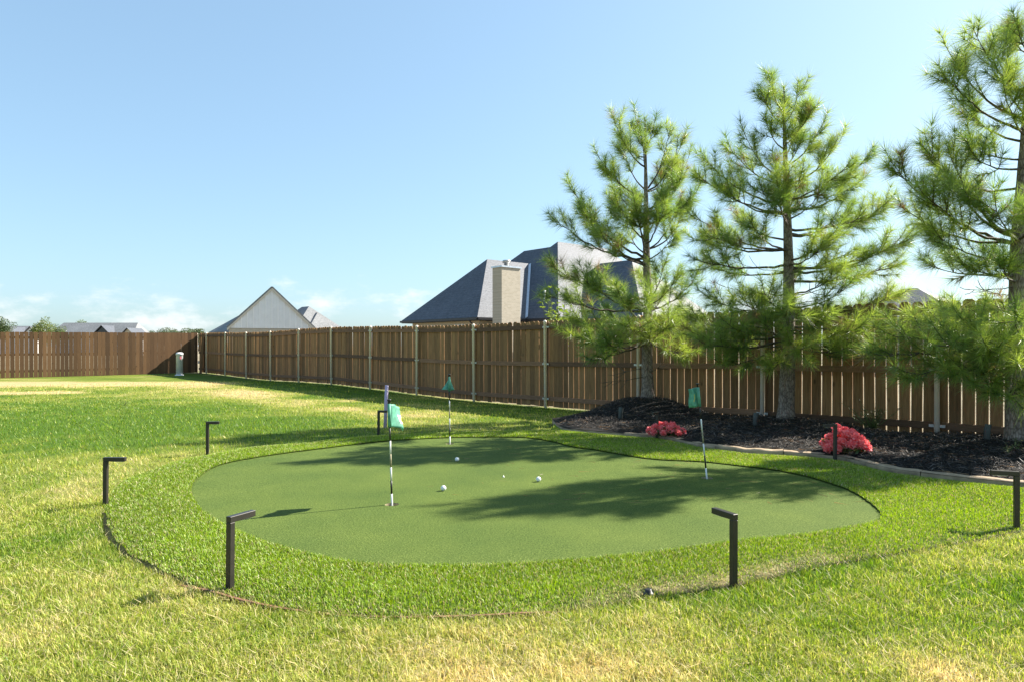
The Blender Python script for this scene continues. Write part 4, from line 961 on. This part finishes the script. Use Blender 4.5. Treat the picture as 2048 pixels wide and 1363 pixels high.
for C, a, b in ((CA, 7.0, 4.0), (CB, 2.6, 2.6), (CC_, 3.6, 5)):     # gutters under the eaves facing the yard
    C3 = Vector((*C, 0)); rot_box(house, ho, C3+E1*0.02-E2*0.11, a+.04, .10, 2.49, 2.60, M_gutter, "gutter"); rot_box(house, ho, C3+E1*.11-E2*.02, .10, b, 2.49, 2.60, M_gutter, "gutter")
chx = P(985, 0, 33.55); CHc = Vector((chx.x, 33.55, 0))+E1*0.68     # near corner of the chimney
CHc = Vector((P(1003.5, 0, 33.2).x, 33.2, 0))
ch = rot_box(house, ho, CHc, 0.70, 1.22, -0.2, 5.02, M_brick, "chimney")
rot_box(ch, ho, CHc+E1*.05-E2*.05, 0.80, 1.32, 5.022, 5.10, M_flash, "chimney_cap")
cc_ = CHc-E1*.35+E2*.61
m = MB(); m.lathe([(0.12, 5.10), (0.12, 5.30), (0.20, 5.302), (0.20, 5.40), (0.17, 5.43)], 16, tuple(cc_-ho-Vector((0, 0, 0.0)))); o = m.build("flue", M_galv, ch)
for ob in (ch,): ob.location = (0, 0, 0)
va = Vector((0.75, 36.2, 2.62)); vb_ = va+Vector((.088, 1.41, 1.0))*3.4; m = MB(); w_ = Vector((0.09, 0, 0.05)); m.face([va-w_-ho+Vector((0, 0, .07)), va+w_-ho+Vector((0, 0, .07)), vb_+w_-ho+Vector((0, 0, .07)), vb_-w_-ho+Vector((0, 0, .07))]); o = m.build("valley_flashing", M_flash, house); s2 = o.modifiers.new("thickness", 'SOLIDIFY'); s2.thickness = .02
pv = Vector((1.75, 36.6, 0)); m = MB(); m.tube([(pv-ho)+Vector((0, 0, 3.4)), (pv-ho)+Vector((0, 0, 4.15))], [.06, .06], 10); m.build("vent_pipe", M_siding, house)
m = MB(); q = Vector((*CA, 0))-E2*.1-E1*.6; m.tube([q-ho+Vector((0, 0, 2.5)), q-ho+E2*.35+Vector((0, 0, 2.2)), q-ho+E2*.45+Vector((0, 0, 0))], [.045]*3, 8); m.build("downpipe", M_gutter, house)
for s_ in (1.6, 4.1):
    C = Vector((*CA, 0))-E1*s_+E2*.42; w1 = rot_box(house, ho, C, 1.1, .05, 0.9, 2.3, M_siding, "window"); rot_box(w1, ho, C-E1*.08-E2*.008, .94, .03, 0.98, 2.22, M_glass, "pane")

# white gabled house
go = P(544, 690, 50.0); go.z = -.2; gh = empty("gabled_house", go, 0, label="white board-and-batten gabled house behind the far end of the long fence", cat="house")
G1, G2 = Vector((0.36, -0.933, 0)), Vector((0.933, 0.36, 0)); hw, rise, ze = 2.92, 2.85, 2.45; A0 = Vector((go.x, go.y, 0)); up = Vector((0, 0, 1)); dep = 9.0
m = MB(); l, r_ = A0-G2*hw, A0+G2*hw; apex = A0+up*(ze+rise)
m.face([l+up*(-.2)-go, r_+up*(-.2)-go, r_+up*(ze-.02)-go, l+up*(ze-.02)-go]); m.build("wall", M_brick, gh)
m = MB(); m.face([l+up*ze-go, r_+up*ze-go, apex-go]); gb = m.build("gable_siding", M_siding2, gh)
nb = 14
for i in range(1, nb):
    u = -hw+2*hw*i/nb; hh_ = rise*(1-abs(u)/hw); c0_ = A0+G2*u+G1*.03; m = MB(); m.face([c0_-G2*.03+up*ze-go, c0_+G2*.03+up*ze-go, c0_+G2*.03+up*(ze+hh_-.03)-go, c0_-G2*.03+up*(ze+hh_-.03)-go]); o = m.build("batten", M_siding, gb); s2 = o.modifiers.new("t", 'SOLIDIFY'); s2.thickness = .05; s2.offset = 0
for sgn in (-1, 1):
    e_ = A0+G2*sgn*(hw+.12)+up*(ze-.12*rise/hw); m = MB(); ov = G1*.06
    top, bot = apex+up*.17, e_+up*.17
    for pts in ([top+ov, bot+ov, bot-G1*dep, top-G1*dep],): m.face([p-go for p in pts])
    o = m.build("roof", M_shingle2, gh); s2 = o.modifiers.new("t", 'SOLIDIFY'); s2.thickness = .12; s2.offset = 0
    m = MB(); o1 = G1*.07; m.face([apex+up*.10+o1-go, e_+up*.10+o1-go, e_-up*.08+o1-go, apex-up*.08+o1-go]); o = m.build("rake_board", M_trim, gh); s2 = o.modifiers.new("t", 'SOLIDIFY'); s2.thickness = .04
    m = MB(); m.face([A0+G2*sgn*hw+up*(-.2)-go, A0+G2*sgn*hw-G1*dep+up*(-.2)-go, A0+G2*sgn*hw-G1*dep+up*ze-go, A0+G2*sgn*hw+up*ze-go]); m.build("wall", M_brick, gh)
c = P(478, 0, 53); hip_roof(gh, go, (c.x, c.y-1.5), 5.0, 5.4, 2.3, 0.75, M_shingle2)
c = P(604, 0, 56); hip_roof(gh, go, (c.x, c.y-2.0), 6.0, 4.6, 2.4, 0.9, M_shingle2); c = P(640, 0, 58); hip_roof(gh, go, (c.x, c.y-3.5), 7.5, 3.2, 2.4, 0.95, M_shingle2)

# far houses to the left
def far_house(px0, px1, py, Y, label, dorm=(), mat=M_shingle2, wallm=M_siding):
    a, b = P(px0, py, Y), P(px1, py, Y); zr = a.z; org = Vector(((a.x+b.x)/2, Y, -.2)); e = empty("distant_house", org, 0, label=label, cat="house"); ez = zr-1.7; d = Vector((0, 1, 0))
    m = MB(); y0_, y1_ = -2.6, 2.6
    L_, R_ = a.x-org.x, b.x-org.x; zr -= org.z; ez -= org.z
    m.face([(L_, 0, zr), (L_-.7, y0_, ez), (R_+.7, y0_, ez), (R_, 0, zr)]); m.face([(R_, 0, zr), (R_+.7, y1_, ez), (L_-.7, y1_, ez), (L_, 0, zr)])
    m.face([(L_-.7, y0_, ez), (L_, 0, zr), (L_-.7, y1_, ez)]); m.face([(R_, 0, zr), (R_+.7, y0_, ez), (R_+.7, y1_, ez)]); m.build("roof", mat, e)
    m = MB(); m.box((L_-.2, y0_+.5, 0), (R_+.2, y1_-.5, ez+.02)); m.build("wall", wallm, e)
    for (dx, pk, hw_, wm) in dorm:
        q = P(dx, pk, Y-3.2); x_ = q.x-org.x; z_ = q.z-org.z; m = MB(); yb = -3.2
        m.face([(x_-hw_, yb, z_-hw_), (x_+hw_, yb, z_-hw_), (x_, yb, z_)]); m.face([(x_-hw_, yb, 0), (x_+hw_, yb, 0), (x_+hw_, yb, z_-hw_), (x_-hw_, yb, z_-hw_)]); m.build("gable", wm, e)
        m = MB()
        for sg in (-1, 1): m.face([(x_, yb-.3, z_+.1), (x_+sg*(hw_+.3), yb-.3, z_-hw_-.2), (x_+sg*(hw_+.3), 0, z_-hw_-.2), (x_, 0, z_+.1)])
        m.build("gable_roof", M_shingle, e)
    return e
far_house(128, 276, 645.5, 90, "distant house with long grey roof above the back fence", [(205, 652, 1.1, M_glass), (256, 657, 1.3, M_cream)])
far_house(-60, 62, 652, 100, "distant low house with small white gables at the far left", [(22, 655, .9, M_siding), (62, 654, .8, M_siding)])
# roof of the house on the right
rq = P(1813, 573, 33.0); ro = Vector((rq.x, 33, -.2)); rh = empty("neighbour_house", ro, 0, label="dark hipped roof just showing over the fence beside the rightmost pine", cat="house")
hip_roof(rh, ro, (rq.x+.4, 29.0), 6.6, 6.0, 2.35, 0.55, M_shingle); wallbox(rh, ro, (rq.x+.4, 29.0), 6.6, 6.0, 2.3, M_cream)

# ------------------------------------------------------------------ distant trees
def round_tree(px, py_top, Y, rx, label, seed, col, hpx=None):
    r_ = np.random.default_rng(seed); top = P(px, py_top, Y); H = top.z+.2; org = Vector((top.x, Y, -.2)); e = empty("distant_tree", org, 0, label=label, cat="tree", group="trees far beyond the fences")
    m = MB(); m.tube([(0, 0, 0), (0.05*rx, 0, H*.45), (0, 0, H*.8)], [.09*rx, .07*rx, .02*rx], 8); m.build("trunk", M_twig, e)
    n = 4200; cl = r_.normal(size=(26, 3)); cl /= np.linalg.norm(cl, axis=1)[:, None]; cl *= (r_.random(26)**.4)[:, None]*np.array([rx*.75, rx*.75, H*.30]); cl[:, 2] += H*.66
    w = r_.integers(0, 26, n); d = r_.normal(size=(n, 3)); d /= np.linalg.norm(d, axis=1)[:, None]; b = cl[w]+d*(rx*.32*r_.random(n)**.35)[:, None]; b[:, 2] = np.clip(b[:, 2], H*.18, H)
    dd = d+r_.normal(0, .6, (n, 3)); dd /= np.linalg.norm(dd, axis=1)[:, None]; v, t = leaf_quads(b, dd, r_.uniform(.10, .2, n)*rx*.55, r_.uniform(.06, .12, n)*rx*.6)
    c = np.array(col)*r_.uniform(.6, 1.4, n)[:, None]; obj("crown", mesh_np("crown", v, tris=t, attr=np.repeat(c, 5, 0)), M_leaf, e, kind='stuff')
round_tree(82, 634, 75, 1.55, "round sunlit tree between the two distant houses", 1, (.13, .17, .035))
round_tree(4, 631, 80, 1.5, "dark tree at the far left edge of the photo", 2, (.07, .11, .03))
round_tree(118, 647, 78, 1.1, "small bush-like tree touching the long grey roof", 3, (.10, .15, .03))
round_tree(160, 639, 110, 1.7, "treetop showing behind the long grey roof", 4, (.12, .17, .05))
for i, (px, pt, r_) in enumerate(((336, 657, 2.0), (352, 659, 1.6), (382, 658, 2.2), (398, 659, 2.0), (305, 660, 1.8), (432, 661, 1.8))):
    round_tree(px, pt, 150, r_*1.3, ["hazy treetop over the back fence, third from its left end", "hazy treetop over the back fence, fourth from its left end", "hazy treetop just left of the fence corner", "hazy treetop right over the fence corner", "leftmost hazy treetop over the back fence", "hazy treetop beside the white gabled house"][i], 20+i, (.10, .14, .06))
print("objects", len(bpy.data.objects), "tris", sum(len(m.polygons) for m in bpy.data.meshes))
